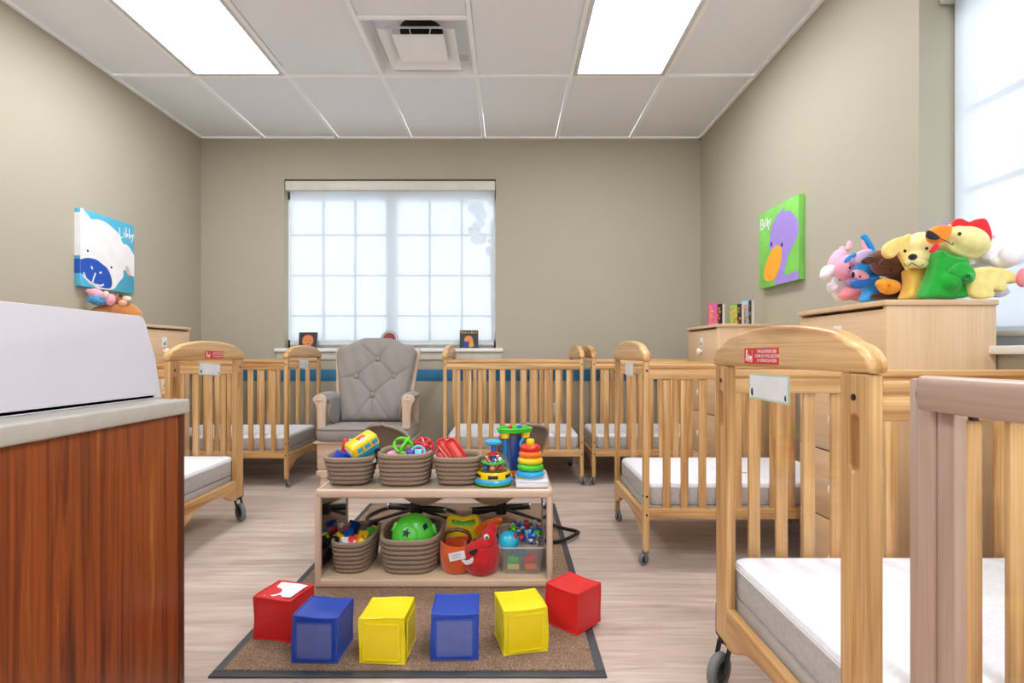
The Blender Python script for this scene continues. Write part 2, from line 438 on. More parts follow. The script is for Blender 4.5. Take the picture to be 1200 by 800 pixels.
# air diffuser in the ceiling
vx, vy = (GX[3]+GX[4])/2, (GY[1]+GY[2])/2
t = thing('ceiling_vent', 'square white air vent with nested louvres set in the ceiling grid', 'air vent', (vx, vy, H))
VM = plain('white_vent_metal', '#f8f9fb', .4, var=.01)
def sqring(m, r0, z0, r1, z1, th=.003):
    secs = []
    for (r, z) in ((r0, z0), (r1, z1), (r1-.001, z1+th), (r0-.004, z0+th)):
        secs.append([(-r, -r, z), (r, -r, z), (r, r, z), (-r, r, z)])
    m.loft(secs + [secs[0]], False, False)
m = MB(); sqring(m, .292, 0, .27, .075); m.box(-.292, .292, -.292, .292, .12, .125)
for (x0,x1,y0,y1) in ((-.292,-.265,-.292,.292), (.265,.292,-.292,.292), (-.265,.265,-.292,-.265), (-.265,.265,.265,.292)): m.box(x0,x1,y0,y1,.075,.12)
m.build('housing', VM, t, smooth=False)
m = MB(); sqring(m, .215, .0, .15, .05); m.build('louvre', VM, t, smooth=False)
m = MB(); sqring(m, .145, .01, .06, .04); m.box(-.06, .06, -.06, .06, .04, .043); m.build('louvre', VM, t, smooth=False)
m = MB(); m.lathe([(.0, .100), (.125, .100), (.125, .119), (0, .119)]); m.build('duct_opening', plain('dark_duct', '#0c0c0e', .8), t)
m = MB()
for sx in (-.05, .05):
    for sy in (-.05, .05): m.tube([(sx, sy, .04), (sx*1.3, sy*1.3, .118)], .004, 6)
m.build('hanger_bracket', VM, t)

# back window
def window_back():
    t = bpy.data.objects.new('window_1', None); C.objects.link(t); struct(t)
    fm = plain('window_frame_white', '#eceef0', .5); ym = YB+.115
    m = MB(); xm = -1.0
    m.box(WX0, WX0+.02, ym-.03, ym+.03, WZ0, WZ1); m.box(WX1-.02, WX1, ym-.03, ym+.03, WZ0, WZ1)
    m.box(WX0, WX1, ym-.03, ym+.03, WZ1-.15, WZ1); m.box(WX0, WX1, ym-.03, ym+.03, WZ0, WZ0+.07)
    m.box(xm-.045, xm+.045, ym-.04, ym+.03, WZ0, WZ1)
    m.build('window_frame', fm, t, smooth=False)
    for (a, b) in ((WX0+.02, xm-.045), (xm+.045, WX1-.02)):
        m = MB()
        for k in (1, 2): x = a+(b-a)*k/3; m.box(x-.010, x+.010, ym-.012, ym+.012, WZ0+.07, WZ1-.15)
        for z in (1.24, 1.585, 1.93): m.box(a, b, ym-.012, ym+.012, z-.008, z+.008)
        m.build('window_muntins', plain('window_muntin_grey', '#8f9499', .5), t, smooth=False)
        MB().box(a, b, ym+.014, ym+.018, WZ0+.07, WZ1-.15).build('window_pane', clear('window_glass', refl=.08), t)
window_back()
t = thing('roller_shade', 'white translucent roller shade covering the back wall window', 'roller shade', ((WX0+WX1)/2, YB+.035, WZ1))
hw = (WX1-WX0)/2
MB().box(-hw+.005, hw-.005, -.03, .035, -.09, -.012, .006).build('cassette', plain('cream_metal', '#d7d5ca', .45), t)
MB().box(-hw+.035, hw-.015, -.001, .001, -1.36, -.085).build('shade_fabric', shade_mat(), t)
MB().box(-hw+.035, hw-.015, -.007, .007, -1.385, -1.36, .005).build('bottom_bar', plain('cream_metal', '#d7d5ca', .45), t)
m = MB(); m.tube([(hw-.012, -.02, -.1), (hw-.012, -.02, -1.25)], .002, 6); m.lathe([(0, -.02), (.006, -.02), (.006, .02), (0, .02)], (hw-.012, -.02, -1.25)); m.build('pull_cord', WHITE(), t)
m = MB(); m.box(WX0-.07, WX1+.06, YB-.035, YB, WZ0-.028, WZ0, .004); m.box(WX0, WX1, YB, YB+.085, WZ0-.02, WZ0)
m.build('window_sill', WHITE()); struct(bpy.data.objects['window_sill']); bpy.data.objects['window_sill'].name = 'trim_3'
struct(MB().box(WX0-.06, WX1+.05, YB-.012, YB, WZ0-.095, WZ0-.028, .003).build('trim_4', plain('sill_apron_paint', '#cdc8ba', .55)))
# right window
t = bpy.data.objects.new('window_2', None); C.objects.link(t); struct(t)
m = MB(); xw = XR+.17; fm = plain('window_frame_white', '#eceef0', .5)
m.box(xw-.03, xw+.03, RY0, RY0+.05, RZ0, RZ1); m.box(xw-.03, xw+.03, RY1-.035, RY1, RZ0, RZ1)
m.box(xw-.03, xw+.03, RY0, RY1, RZ1-.15, RZ1); m.box(xw-.03, xw+.03, RY0, RY1, RZ0, RZ0+.07); ymid = (RY0+RY1)/2
m.box(xw-.04, xw+.03, ymid-.045, ymid+.045, RZ0, RZ1)
m.build('window_frame', fm, t, smooth=False)
for a, b in ((RY0+.05, ymid-.045), (ymid+.045, RY1-.035)):
    m = MB()
    for k in (1, 2): y = a+(b-a)*k/3; m.box(xw-.012, xw+.012, y-.01, y+.01, RZ0+.07, RZ1-.15)
    for z in (1.237, 1.545, 1.85): m.box(xw-.012, xw+.012, a, b, z-.008, z+.008)
    m.build('window_muntins', plain('window_muntin_grey', '#8f9499', .5), t, smooth=False)
    MB().box(xw+.014, xw+.018, a, b, RZ0+.07, RZ1-.15).build('window_pane', clear('window_glass', refl=.08), t)
t = thing('roller_shade', 'white translucent roller shade in the right wall window behind the puppets', 'roller shade', (XR+.107, ymid, RZ1))
hl = (RY1-RY0)/2
MB().box(-.035, .03, -hl+.005, hl-.005, -.09, -.005, .006).build('cassette', plain('cream_metal', '#d7d5ca', .45), t)
MB().box(-.001, .001, -hl+.02, hl-.04, -1.36, -.085).build('shade_fabric', shade_mat(), t)
MB().box(-.007, .007, -hl+.02, hl-.04, -1.385, -1.36, .005).build('bottom_bar', plain('cream_metal', '#d7d5ca', .45), t)
m = MB(); m.box(XR-.03, XR, RY0-.05, RY1+.05, RZ0-.028, RZ0, .004); m.box(XR, XR+.14, RY0, RY1, RZ0-.02, RZ0)
struct(m.build('trim_5', WHITE()))
# tree outside the back window
t = thing('tree', 'blurred leafy tree outside, seen through the upper right of the shade', 'tree', (-.25, 8.6, 0))
m = MB(); m.tube([(.1, 0, -1), (.05, 0, 1), (.0, 0, 2.6)], [.12, .06], 10, smooth=4); m.build('trunk', plain('bark', '#5a5148', .9), t)
m = MB()
for k in range(150):
    a, b = random.uniform(0, 2*PI), random.uniform(0, 1)**.5
    x_ = .22 + .75*b*math.cos(a); z_ = 3.45 + .95*b*math.sin(a)
    if z_ < 3.2 and abs(x_+.05) > .28: continue
    q = random.uniform(.05, .15); m.ell((x_, .5*math.sin(a*3), z_), q, q, q*random.uniform(.5, 1.2), n=8)
m.build('foliage', plain('hazy_bluish_leaves', '#8499a0', .8, var=.2, vs=6), t)  # bluish haze painted into the foliage colour
# wall outlet
t = thing('wall_outlet', 'white double power outlet on the back wall behind the middle crib', 'outlet', (at(650, 480, YB).x, YB, .45))
MB().box(-.036, .036, -.006, 0, -.06, .06, .003).build('cover_plate', WHITE(), t)
m = MB(); m.box(-.014, .014, -.009, -.005, .008, .045, .004); m.box(-.014, .014, -.009, -.005, -.045, -.008, .004); m.build('socket', plain('cream_socket', '#d9d6cc', .4), t)

# ------------------------------------------------------------------ rug
RX0, RX1, RYA, RYC = -.855, .277, 1.534, 3.31
t = thing('door_mat', 'brown carpet mat with a black rubber border under the toy shelf', 'mat', ((RX0+RX1)/2, (RYA+RYC)/2, 0))
a, b = (RX1-RX0)/2, (RYC-RYA)/2
m = MB()
m.box(-a+.028, a-.028, -b+.028, b-.028, 0, .010, .003)
m.build('carpet_pile', rug_mat(), t)
m = MB(); m.box(-a, a, -b, -b+.03, 0, .006, .0025); m.box(-a, a, b-.03, b, 0, .006, .0025); m.box(-a, -a+.03, -b+.03, b-.03, 0, .006, .0025); m.box(a-.03, a, -b+.03, b-.03, 0, .006, .0025)
m.build('rubber_border', plain('black_rubber', '#3a3c40', .55), t)
RUGZ = .0105

# ------------------------------------------------------------------ cribs
L, W = .98, .66
_cache = {}
def cached(key, fn):
    if key not in _cache: _cache[key] = fn()
    return _cache[key]
def header_mesh():
    top = [(-.008,.895),(-.006,.908),(.004,.922),(.022,.934),(.046,.941),(.064,.950),(.095,.961),(.15,.970),(.24,.979),(.33,.982)]
    top = top + [(W-y, z) for (y, z) in reversed(top[:-1])]
    ol = [(-.004,.887)] + smoothpath(top, 4, False) + [(W+.004,.887)]
    m = MB(); m.solid([ol[::-1]], .037, RYZ, .010, 3); return m.mesh('header')
def post_mesh(evac, far, zb):
    wd = .078 if evac else .036
    m = MB(); y0, y1 = (0, wd)
    out = rrect(wd, .886-zb, .006, 3, wd/2, (.886+zb)/2)
    ols = [out[::-1]]
    if evac: ols.append(rrect(.026, .098, .013, 6, wd/2, .767))
    M = RYZ if not far else T((0, W, 0)) @ Matrix.Diagonal((1,-1,1,1)) @ RYZ
    m.solid(ols, .025, M, .004, 2)
    if far: bmesh.ops.reverse_faces(m.bm, faces=m.bm.faces[:])
    return m.mesh('post')
def lowrail_mesh(wd, zb):
    ol = [(wd-.004, .225), (W-wd+.004, .225), (W-wd+.004, zb)]
    arc = [(W-wd-.02, zb), (W-wd-.06, zb+.014), (W-wd-.12, zb+.045), (W/2, zb+.062), (wd+.12, zb+.045), (wd+.06, zb+.014), (wd+.02, zb)]
    ol += smoothpath(arc, 4, False) + [(wd-.004, zb)]
    m = MB(); m.solid([ol], .026, RYZ, .004, 2); return m.mesh('lower_rail')
def crib(label, x, y, feature, evac=False, card='white', brand=False):
    t = thing('crib', label, 'crib', (x, y, 0), 0, 'wooden cribs on casters around the room')
    px, py_, pz = pine('x'), pine('y'), pine('z')
    zb = .125 if evac else .062; wd = .078 if evac else .036; k = 'e' if evac else 'r'; tp = .025
    for ex in (0, 1):
        X = tp/2 if ex == 0 else L-tp/2
        for far in (0, 1):
            p = link('post', cached(('post', k, far), lambda: post_mesh(evac, far, zb)), pz, t); p.location = (X, 0, 0)
        h = link('headboard_arch', cached('header', header_mesh), py_, t); h.location = (X + (-.008 if ex == 0 else .008)*0, 0, 0)
        r = link('end_rail', cached(('low', k), lambda: lowrail_mesh(wd, .12 if evac else .118)), py_, t); r.location = (X, 0, 0)
        pn = link('clear_panel', cached(('pan', k), lambda: MB().box(-.002, .002, wd-.003, W-wd+.003, .223, .889).mesh('clear_panel')), clear('clear_acrylic', refl=.05), t); pn.location = (X, 0, 0)
    for fy in (0, 1):
        yc = .015 if fy == 0 else W-.015
        def side():
            m = MB(); a, b = tp-.002, L-tp+.002
            m.box(a, b, -.013, .013, .853, .874, .005, 3); m.box(a, b, -.009, .009, .846, .856)
            m.box(a, b, -.014, .014, .808, .848, .004); return m.mesh('side_rail')
        s = link('side_rail', cached('side', side), px, t); s.location = (0, yc, 0)
        q = link('bottom_rail', cached('brail', lambda: MB().box(tp-.002, L-tp+.002, -.014, .014, .202, .248, .004).mesh('bottom_rail')), px, s)
        n = 11; pit = .0775; x0 = L/2 - (n-1)*pit/2
        for i in range(n):
            q = link('slat', cached('slat', lambda: MB().box(-.0165, .0165, -.006, .006, .24, .815, .003).mesh('slat')), pz, s); q.location = (x0+i*pit, 0, 0)
    if brand:
        MB().text('foundations', .014, .0006, T((L-.17, .0016, .226)) @ RXZ).build('maker_mark', plain('dark_brown_ink', '#4a2c18', .6), t, smooth=False)
    # mattress support board
    MB().box(tp+.004, L-tp-.004, .034, W-.034, .205, .252, .003).build('mattress_support', plain('grey_support_board', '#b5b2ad', .5), t)
    # screws
    m = MB()
    for X, d in ((0, -1), (L, 1)):
        for yy in (wd/2, W-wd/2):
            for z in ((.845, ) if evac else (.82, .30)): m.cyl((X, yy, z), (X+d*.0012, yy, z), .006, n=12)
    for X in (tp/2, L-tp/2):
        for z in ((.30, .22) if evac else (.845, .30, .22)):
            m.cyl((X, 0, z), (X, -.0012, z), .005, n=12)
    m.build('bolt_heads', plain('dark_bolt', '#2a2420', .4, metal=.5), t)
    for ex in (0, 1):
        for fy in (0, 1):
            X = tp/2 if ex == 0 else L-tp/2; Y = wd/2 if fy == 0 else W-wd/2
            if not evac: Y = .019 if fy == 0 else W-.019
            r = .049 if evac else .025; dy = -.018 if evac else -.012
            dx = (.03 if ex == 0 else -.03) if not evac else (-.012 if ex == 0 else .012)
            c = bpy.data.objects.new('caster', None); C.objects.link(c); c.parent = t; c.location = (X, Y, 0); c.rotation_euler = (0, 0, R({(0,0,0): -60, (0,0,1): 20, (0,1,0): 50, (0,1,1): -140}[(0, ex, fy)] if not evac else (-50 if ex == 0 else 50)))
            def fork():
                m = MB(); s = r/.025
                m.lathe([(0, zb+.002), (.013*s**.5, zb+.002), (.015*s**.5, zb-.004), (.012*s**.5, zb-.009), (0, zb-.009)], n=16)
                for sx in (-1, 1):
                    m.loft([[(sx*.0095*s**.6, -.010*s**.5, zb-.006), (sx*.0095*s**.6, .010*s**.5, zb-.006), (sx*.0115*s**.6, .010*s**.5, zb-.006), (sx*.0115*s**.6, -.010*s**.5, zb-.006)],
                            [(sx*.0095*s**.6, dy*s-.004*s, r-.004), (sx*.0095*s**.6, dy*s+.004*s, r-.004), (sx*.0115*s**.6, dy*s+.004*s, r-.004), (sx*.0115*s**.6, dy*s-.004*s, r-.004)]])
                m.box(-.011*s**.6, .011*s**.6, -.010*s**.5, .010*s**.5, zb-.010, zb-.005)
                return m.mesh('fork')
            f = link('fork', cached(('fork', k), fork), CHROME() if not evac else BLACKM(), c)
            def wheel():
                m = MB(); s = r/.025; hw_ = .008*s**.5
                m.lathe([(r*.62, -hw_), (r*.92, -hw_), (r, -hw_*.6), (r, hw_*.6), (r*.92, hw_), (r*.62, hw_)], (0, dy*s, r), 28, Matrix.Rotation(R(90), 4, 'Y'), close=True)
                return m.mesh('wheel')
            link('wheel', cached(('wheel', k), wheel), plain('grey_rubber_tyre', '#6e706e', .6), c)
            def hub():
                m = MB(); s = r/.025; hw_ = .007*s**.5
                m.lathe([(0, -hw_), (r*.3, -hw_*1.2), (r*.64, -hw_*.7), (r*.64, hw_*.7), (r*.3, hw_*1.2), (0, hw_)], (0, dy*s, r), 24, Matrix.Rotation(R(90), 4, 'Y')); return m.mesh('hub')
            link('wheel_hub', cached(('hub', k), hub), plain('black_hub', '#1c1d20', .4), c)
            if evac:
                b_ = MB(); sgn = -1 if fy == 0 else 1
                b_.box(-.012, .012, sgn*.0405-.0015, sgn*.0405+.0015, .12, .205, .001); b_.box(-.012, .012, -.040, .040, .12, .1245, .001)
                q = b_.build('mounting_bracket', plain('dark_steel', '#4a4038', .4, metal=.6), t); q.location = (X, Y, 0)
    # labels on the room-facing end
    out = -1 if feature == 'left' else 1
    X = 0 if feature == 'left' else L
    Mx = RYZn if feature == 'left' else RYZ
    if evac:
        yc = .37 if feature == 'left' else .35; zc = .914
        S = T((X + out*.0065, yc, zc)) @ Mx
        lab = MB().box(-.085, .085, -.0185, .0185, -.0005, .0005, M=S).build('warning_label', plain('red_label', '#d8141c', .4), t, label='red label with white writing')
        S2 = T((X + out*.0075, yc, zc)) @ Mx
        mm = MB()
        for i, s_ in enumerate(('EVACUATION CRIB', 'CUNA DE EVACUACION', "LIT D'EVACUATION")):
            mm.text(s_, .0105, .0004, S2 @ T((.032, .0105-.0105*i, 0)))
        # running figure pushing a crib
        mm.solid([[(x_, y_) for x_, y_ in rrect(.009, .009, .0045, 4, -.070, .011)]], .0005, S2)
        mm.solid([[(-.0755,.006),(-.068,.007),(-.066,-.002),(-.062,-.012),(-.066,-.013),(-.070,-.004),(-.076,-.013),(-.079,-.011),(-.073,-.002)]], .0005, S2)
        mm.box(-.060, -.043, -.009, .000, -.0002, .0002, M=S2); mm.box(-.068, -.058, .001, .003, -.0002, .0002, M=S2)
        for q_ in (-.057, -.046): mm.solid([rrect(.005, .005, .0025, 4, q_, -.0125)], .0005, S2)
        mm.box(-.0415, -.0405, -.015, .015, -.0002, .0002, M=S2)
        mm.build('label_print', plain('label_white_ink', '#f2ecec', .5), lab, smooth=False)
    if card == 'white':
        yc = .32 if feature == 'right' else .33
        if evac and feature == 'left': yc = .345
        S = T((X + out*.001 if evac else X - out*(tp/2 - .004), yc, .842)) @ Mx @ Matrix.Rotation(R(0 if feature == 'left' else -4), 4, 'Z')
        if evac:
            cd = MB().box(-.096, .096, -.031, .031, -.0004, .0004, M=S).build('name_card', plain('pale_green_card', '#bfd3bb', .5), t, label='blank white name card with a pale green border')
            MB().box(-.089, .089, -.026, .026, .0005, .0009, M=S).build('card_face', plain('card_white', '#e9eaee', .5), cd)
            mm = MB()
            for qx, qy, q in ((-.078, -.014, .009), (.080, -.018, .006)):
                mm.solid([smoothpath([(qx-q*.5,qy-q*.8),(qx+q*.5,qy-q),(qx+q*.6,qy),(qx+q*.2,qy+q),(qx-q*.5,qy+q*.6)], 4)], .0004, S @ T((0,0,.0012)))
            mm.build('card_drawing', plain('dark_ink', '#26262c', .6), cd, smooth=False)
        else:
            MB().box(-.085, .085, -.03, .03, -.0004, .0004, M=S).build('name_card', plain('card_white', '#e9eaee', .5), t, label='small white card')
    return t
def mattress(label, x, y, grp='thin white crib mattresses'):
    t = thing('mattress', label, 'mattress', (x, y, .2525), 0, grp)
    a, b = .918/2, .592/2
    secs = []
    for (z, d) in ((.0, .012), (.004, .003), (.012, 0), (.055, -.002), (.084, 0), (.095, .004), (.1, .012), (.102, .03)):
        secs.append([(px_, py_, z) for px_, py_ in rrect(2*a-2*d, 2*b-2*d, .028, 6)])
    MB().loft(secs[:5], True, False).build('side_band', quilt_mat('mattress_side_fabric', '#c9c6c4', '#bab6b4'), t)
    MB().loft(secs[4:], False, True).build('top_cover', quilt_mat('mattress_top_fabric', '#f6f7fc', '#e9eaf2'), t)
    m = MB(); m.tube([(p[0], p[1], .080) for p in rrect(2*a+.002, 2*b+.002, .028, 6)], .0025, 6, closed=True); m.build('piping', plain('piping_white', '#dedde0', .8), t)
    m = MB()
    z = .1022
    for k in range(3): m.tube([(.04+.05*k/3*math.cos(q), -.1+.02*math.sin(q)+.01*k, z) for q in [R(200+20*j) for j in range(8)]], .0012, 5)
    m.build('printed_motif', plain('pale_blue_ink', '#8f98b4', .8), t)
A_ = (-2.47, 2.375); B_ = (-2.50, 3.71); C_ = (-.463, 3.77); D_ = (.576, 3.77); E_ = (.582, 2.345); F_ = (.590, .890)
crib('wooden evacuation crib with red label and big wheels, beside the counter at left', *A_, 'right', True)
crib('small wheeled crib in the back left corner beside the grey glider', *B_, 'right', False, brand=True)
crib('wheeled crib against the back wall just right of the glider, nothing beside its right', *C_, 'right', False, None, brand=True)
crib('wheeled crib in the back right corner behind the other right-hand cribs', *D_, 'left')
crib('wheeled crib at middle right, in front of the book-topped drawer cabinet', *E_, 'left')
crib('large foreground evacuation crib with red label, at right below the puppets', *F_, 'left', True)
for (x, y), s in ((A_, 'white mattress in the red-labelled crib at the left'), (B_, 'white mattress in the back left corner crib'), (C_, 'white mattress in the crib right of the glider, seen behind the stacking toys'),
                  (D_, 'white mattress in the back right corner crib'), (E_, 'white mattress in the crib in front of the book-topped cabinet'), (F_, 'large white quilted mattress in the foreground crib')):
    mattress(s, x+L/2, y+W/2)

# ------------------------------------------------------------------ pinkish wooden gate frame at the right edge
t = thing('wooden_gate', 'pinkish wooden gate with clear panel in the right foreground, before the foreground crib', 'gate', (.60, .46, 0))
y1 = .33; y0 = -.33
for nm, bx in (('post', (-.018, .018, y1-.045, y1, .02, .884)), ('post', (-.018, .018, y0, y0+.05, .02, .884)), ('stile', (-.014, .004, y1-.076, y1-.0455, .07, .882)), ('stile', (-.014, .014, y0+.0505, y0+.099, .07, .882))):
    MB().box(*bx, .004).build(nm, washed('z'), t)
MB().box(-.042, -.016, y0, y1-.042, .842, .890, .008, 3).build('top_rail', washed('y'), t)
MB().box(-.015, .015, y0+.099, y1-.076, .07, .13, .004).build('bottom_rail', washed('y'), t)
MB().box(-.002, .002, y0+.098, y1-.075, .128, .884).build('clear_panel', clear('clear_acrylic', refl=.05), t)
m = MB(); m.cyl((-.018, y1-.022, .862), (-.0205, y1-.022, .862), .006, n=14); m.build('screw', CHROME(), t)
m = MB()
for yy in (y1-.115,): m.box(-.026, -.018, yy-.004, yy+.004, .836, .842, .001)
m.build('rail_clip', plain('dark_steel', '#4a4038', .4, metal=.6), t)
for yy in (y0+.025, y1-.025):
    MB().box(-.09 if False else -.05, .05-.05+.018, yy-.02, yy+.02, 0, .02, .004).build('foot', washed('x'), t)

# ------------------------------------------------------------------ dressers
def dresser(label, xf, xw, y0, y1, face, knobs=True):
    """face: +1 drawers look to +x, -1 to -x; xf front plane, xw wall side"""
    x0, x1 = min(xf, xw), max(xf, xw)
    t = thing('drawer_cabinet', label, 'cabinet', ((x0+x1)/2, (y0+y1)/2, 0), 0, 'light wood drawer cabinets along the walls')
    a, b = (x1-x0)/2, (y1-y0)/2; Ht = 1.095; s = face
    m = MB()
    m.box(-a+.004, a-.004, -b, -b+.018, .0, Ht-.018, .001); m.box(-a+.004, a-.004, b-.018, b, .0, Ht-.018, .001)
    back = -s*(a-.01); m.box(back-.006, back+.006, -b+.018, b-.018, .02, Ht-.018)
    m.box(-a+.02, a-.02, -b+.018, b-.018, .02, .035)
    m.build('carcass', maple('z'), t)
    MB().box(-a-.006 if s < 0 else -a, a+.006 if s > 0 else a, -b-.006, b+.006, Ht-.018, Ht, .002).build('cabinet_top', maple('x'), t)
    n = 4; z0 = .02; dz = (Ht-.018-.008-z0)/n
    for i in range(n):
        za, zc = z0+i*dz+.003, z0+(i+1)*dz-.003
        fx = s*(a-.002)
        xx = sorted((fx-s*.018, fx))
        d = MB().box(xx[0], xx[1], -b+.002, b-.002, za, zc, .0015).build('drawer', maple('y'), t)
        dd = MB(); dd.box(*sorted((fx-s*.03, fx-s*.34)), -b+.03, b-.03, za+.02, zc-.03); dd.build('drawer_box', maple('y'), d)
        mk = MB()
        zk = (za+zc)/2 - .005
        mk.lathe([(0, 0), (.010, 0), (.009, .012), (.020, .016), (.021, .024), (.016, .028), (0, .029)], (fx, 0, zk), 20, Matrix.Rotation(R(90*s), 4, 'Y'))
        mk.build('knob', plain('white_knob', '#efece4', .35), d)
        tg = MB(); tg.box(*sorted((fx, fx+s*.001)), -.025, .025, zk+.03, zk+.09); q = tg.build('drawer_tag', plain('tag_white', '#e8e8ec', .5), d)
        tg = MB(); tg.box(*sorted((fx+s*.001, fx+s*.0015)), -.012, .0, zk+.038, zk+.055); tg.box(*sorted((fx+s*.001, fx+s*.0015)), .004, .014, zk+.038, zk+.065); tg.build('tag_drawing', plain('tag_blue', '#6c7a99', .5), d)
    return t
dresser('light wood drawer cabinet in the far right corner with small books on top', 1.228, XR-.003, 3.21, 3.73, -1)
dresser('light wood drawer cabinet at the right wall with plush puppets piled on top', 1.225, XR-.003, 1.765, 2.29, -1)
dresser('light wood drawer cabinet at the left wall, partly behind the white tray', -2.155, XL+.003, 3.12, 3.655, 1)
DT = 1.095

# ------------------------------------------------------------------ counter and changing tray at left
xc, yc1 = -.834, 1.385
t = thing('counter_cabinet', 'reddish brown wood cabinet with pale grey counter top, in the left foreground', 'cabinet', (xc-.31, .55, 0))
m = MB(); m.box(-.30, .31, -.835, .835, .0, .765, .0015)
m.build('cabinet_body', walnut(), t)
MB().box(.302, .3125, .815, .8365, 0, .765, .001).build('edge_strip', plain('dark_red_edge', '#54200c', .4), t)
MB().box(-.31, .32, -.85, .85, .766, .803, .006, 3).build('counter_top', plain('grey_laminate', '#b9b4ac', .45, var=.05, vs=40), t)
t = thing('changing_tray', 'white plastic changing tray with high sides standing on the grey counter', 'tray', (-1.16, .95, .8035))
WP = plain('glossy_white_plastic', '#dcdae6', .38, var=.01)
# side wall facing the room, curved at its far end
ol = [(-.62, 0), (.478, 0), (.470, .03)] + [(.455, .10)] + [(.392 + .026*math.cos(R(a)), .184 + .026*math.sin(R(a))) for a in (15, 30, 50, 70, 90)] + [(-.62, .213)]
secs = []
m = MB(); m.solid([ol[::-1]], .016, T((.235, 0, 0)) @ RYZ, .0012, 2); m.build('side_wall', WP, t)
m = MB(); m.solid([ol[::-1]], .016, T((-.235, 0, 0)) @ RYZ, .0035, 2); m.build('side_wall', WP, t)
m = MB(); m.box(-.243, .243, -.62, .45, 0, .012, .003); m.build('tray_floor', WP, t)
m = MB(); m.loft([[(-.228, .44, .008), (.228, .44, .008), (.228, .456, .008), (-.228, .456, .008)], [(-.228, .40, .12), (.228, .40, .12), (.228, .412, .12), (-.228, .412, .12)]]); m.build('end_wall', WP, t)

# ------------------------------------------------------------------ pictures on the walls
def strokes(m, paths, w_, z, M):
    for p in paths:
        q = smoothpath(p, 5, False); Lp, Rp = [], []
        for i in range(len(q)):
            a, b = q[max(i-1, 0)], q[min(i+1, len(q)-1)]
            dx, dy = b[0]-a[0], b[1]-a[1]; l = math.hypot(dx, dy) or 1; nx, ny = -dy/l*w_/2, dx/l*w_/2
            Lp.append((q[i][0]+nx, q[i][1]+ny)); Rp.append((q[i][0]-nx, q[i][1]-ny))
        m.solid([Lp + Rp[::-1]], .0006, M @ T((0, 0, z)))
S_ = .46
def clip(pts, s=S_): return [(min(max(x, -s/2), s/2), min(max(y, -s/2), s/2)) for x, y in pts]
def uv(pts, s=S_): return [((u-.5)*s, (.5-v)*s) for u, v in pts]        # u right, v down, 0..1
# left: sheep
t = thing('wall_picture', 'square blue canvas of a white sheep face lettered Libby on the left wall', 'picture', (XL, 3.43, 1.55))
M0 = T((.035, 0, 0)) @ RYZ
MB().box(0, .035, -.23, .23, -.23, .23, .003).build('canvas', plain('turquoise_paint', '#4fb0d2', .7, var=.10, vs=9), t)
# on this wall, facing +x, the viewer's left is -y: shape x axis must run to +y, that is RYZ
M1 = M0
sheep = smoothpath([(-.02,.03),(.10,.045),(.18,.10),(.30,.075),(.45,.085),(.60,.14),(.70,.20),(.765,.30),(.86,.31),(.95,.38),(1.01,.47),(1.02,.72),(.95,.735),(.87,.70),(.78,.68),(.77,.78),(.68,.87),(.57,.98),(.3,1.01),(-.02,.9)], 5)
m = MB(); m.solid([clip(uv(sheep))], .0006, M1 @ T((0,0,.0006))); m.box(.0005, .034, -.2308, -.2295, -.05, .205); sh = m.build('sheep_head', plain('painted_white', '#ebe9ec', .7), t, smooth=False)
m = MB(); m.solid([clip(uv(smoothpath([(-.02,.68),(.03,.65),(.13,.62),(.27,.62),(.37,.66),(.47,.71),(.54,.82),(.55,.93),(.48,.98),(.3,.97),(.15,.93),(.05,.86),(-.02,.80)], 5)))], .0006, M1 @ T((0,0,.0014))); m.box(.0005, .034, -.2310, -.2296, -.155, -.07); m.build('sheep_muzzle', plain('painted_blue', '#1a4fb4', .7), sh, smooth=False)
m = MB(); m.solid([clip(uv([(-.02,.82),(.05,.88),(.15,.95),(.3,1.02),(-.02,1.02)]))], .0005, M1 @ T((0,0,.0012))); m.build('painted_corner', plain('turquoise_paint', '#4fb0d2', .7), sh, smooth=False)
m = MB()
for (u, v) in ((.12,.53),(.54,.68)): m.solid([uv(smoothpath([(u-.018,v),(u,v-.018),(u+.018,v),(u,v+.018)], 5))], .0006, M1 @ T((0,0,.0022)))
m.build('painted_eyes', plain('painted_navy', '#17233f', .7), sh, smooth=False)
m = MB(); strokes(m, [uv([(.05,.82),(.10,.90),(.22,.95),(.35,.955),(.40,.93)]), uv([(.25,.80),(.21,.90),(.20,.95)]), uv([(.18,.72),(.20,.76)]), uv([(.32,.79),(.36,.775)])], .011, .0022, M1)
m.build('painted_smile', plain('painted_pale', '#dfe6f5', .7), sh, smooth=False)
m = MB(); m.solid([uv(smoothpath([(.82,.62),(.87,.62),(.91,.70),(.90,.75),(.83,.70)], 5))], .0006, M1 @ T((0,0,.002))); m.build('painted_ear', plain('painted_peach', '#e2b8a6', .7), sh, smooth=False)
m = MB(); strokes(m, [uv([(.70,.09),(.705,.22),(.76,.215)]), uv([(.79,.13),(.795,.21)]), uv([(.79,.09),(.792,.095)]), uv([(.83,.06),(.835,.21),(.87,.20),(.875,.16),(.84,.15)]), uv([(.895,.06),(.90,.21),(.93,.20),(.935,.16),(.90,.15)]), uv([(.95,.13),(.965,.19)]), uv([(.99,.12),(.965,.19),(.94,.26)])], .008, .0012, M0)
m.build('lettering', plain('painted_white', '#ebe9ec', .7), t, smooth=False)
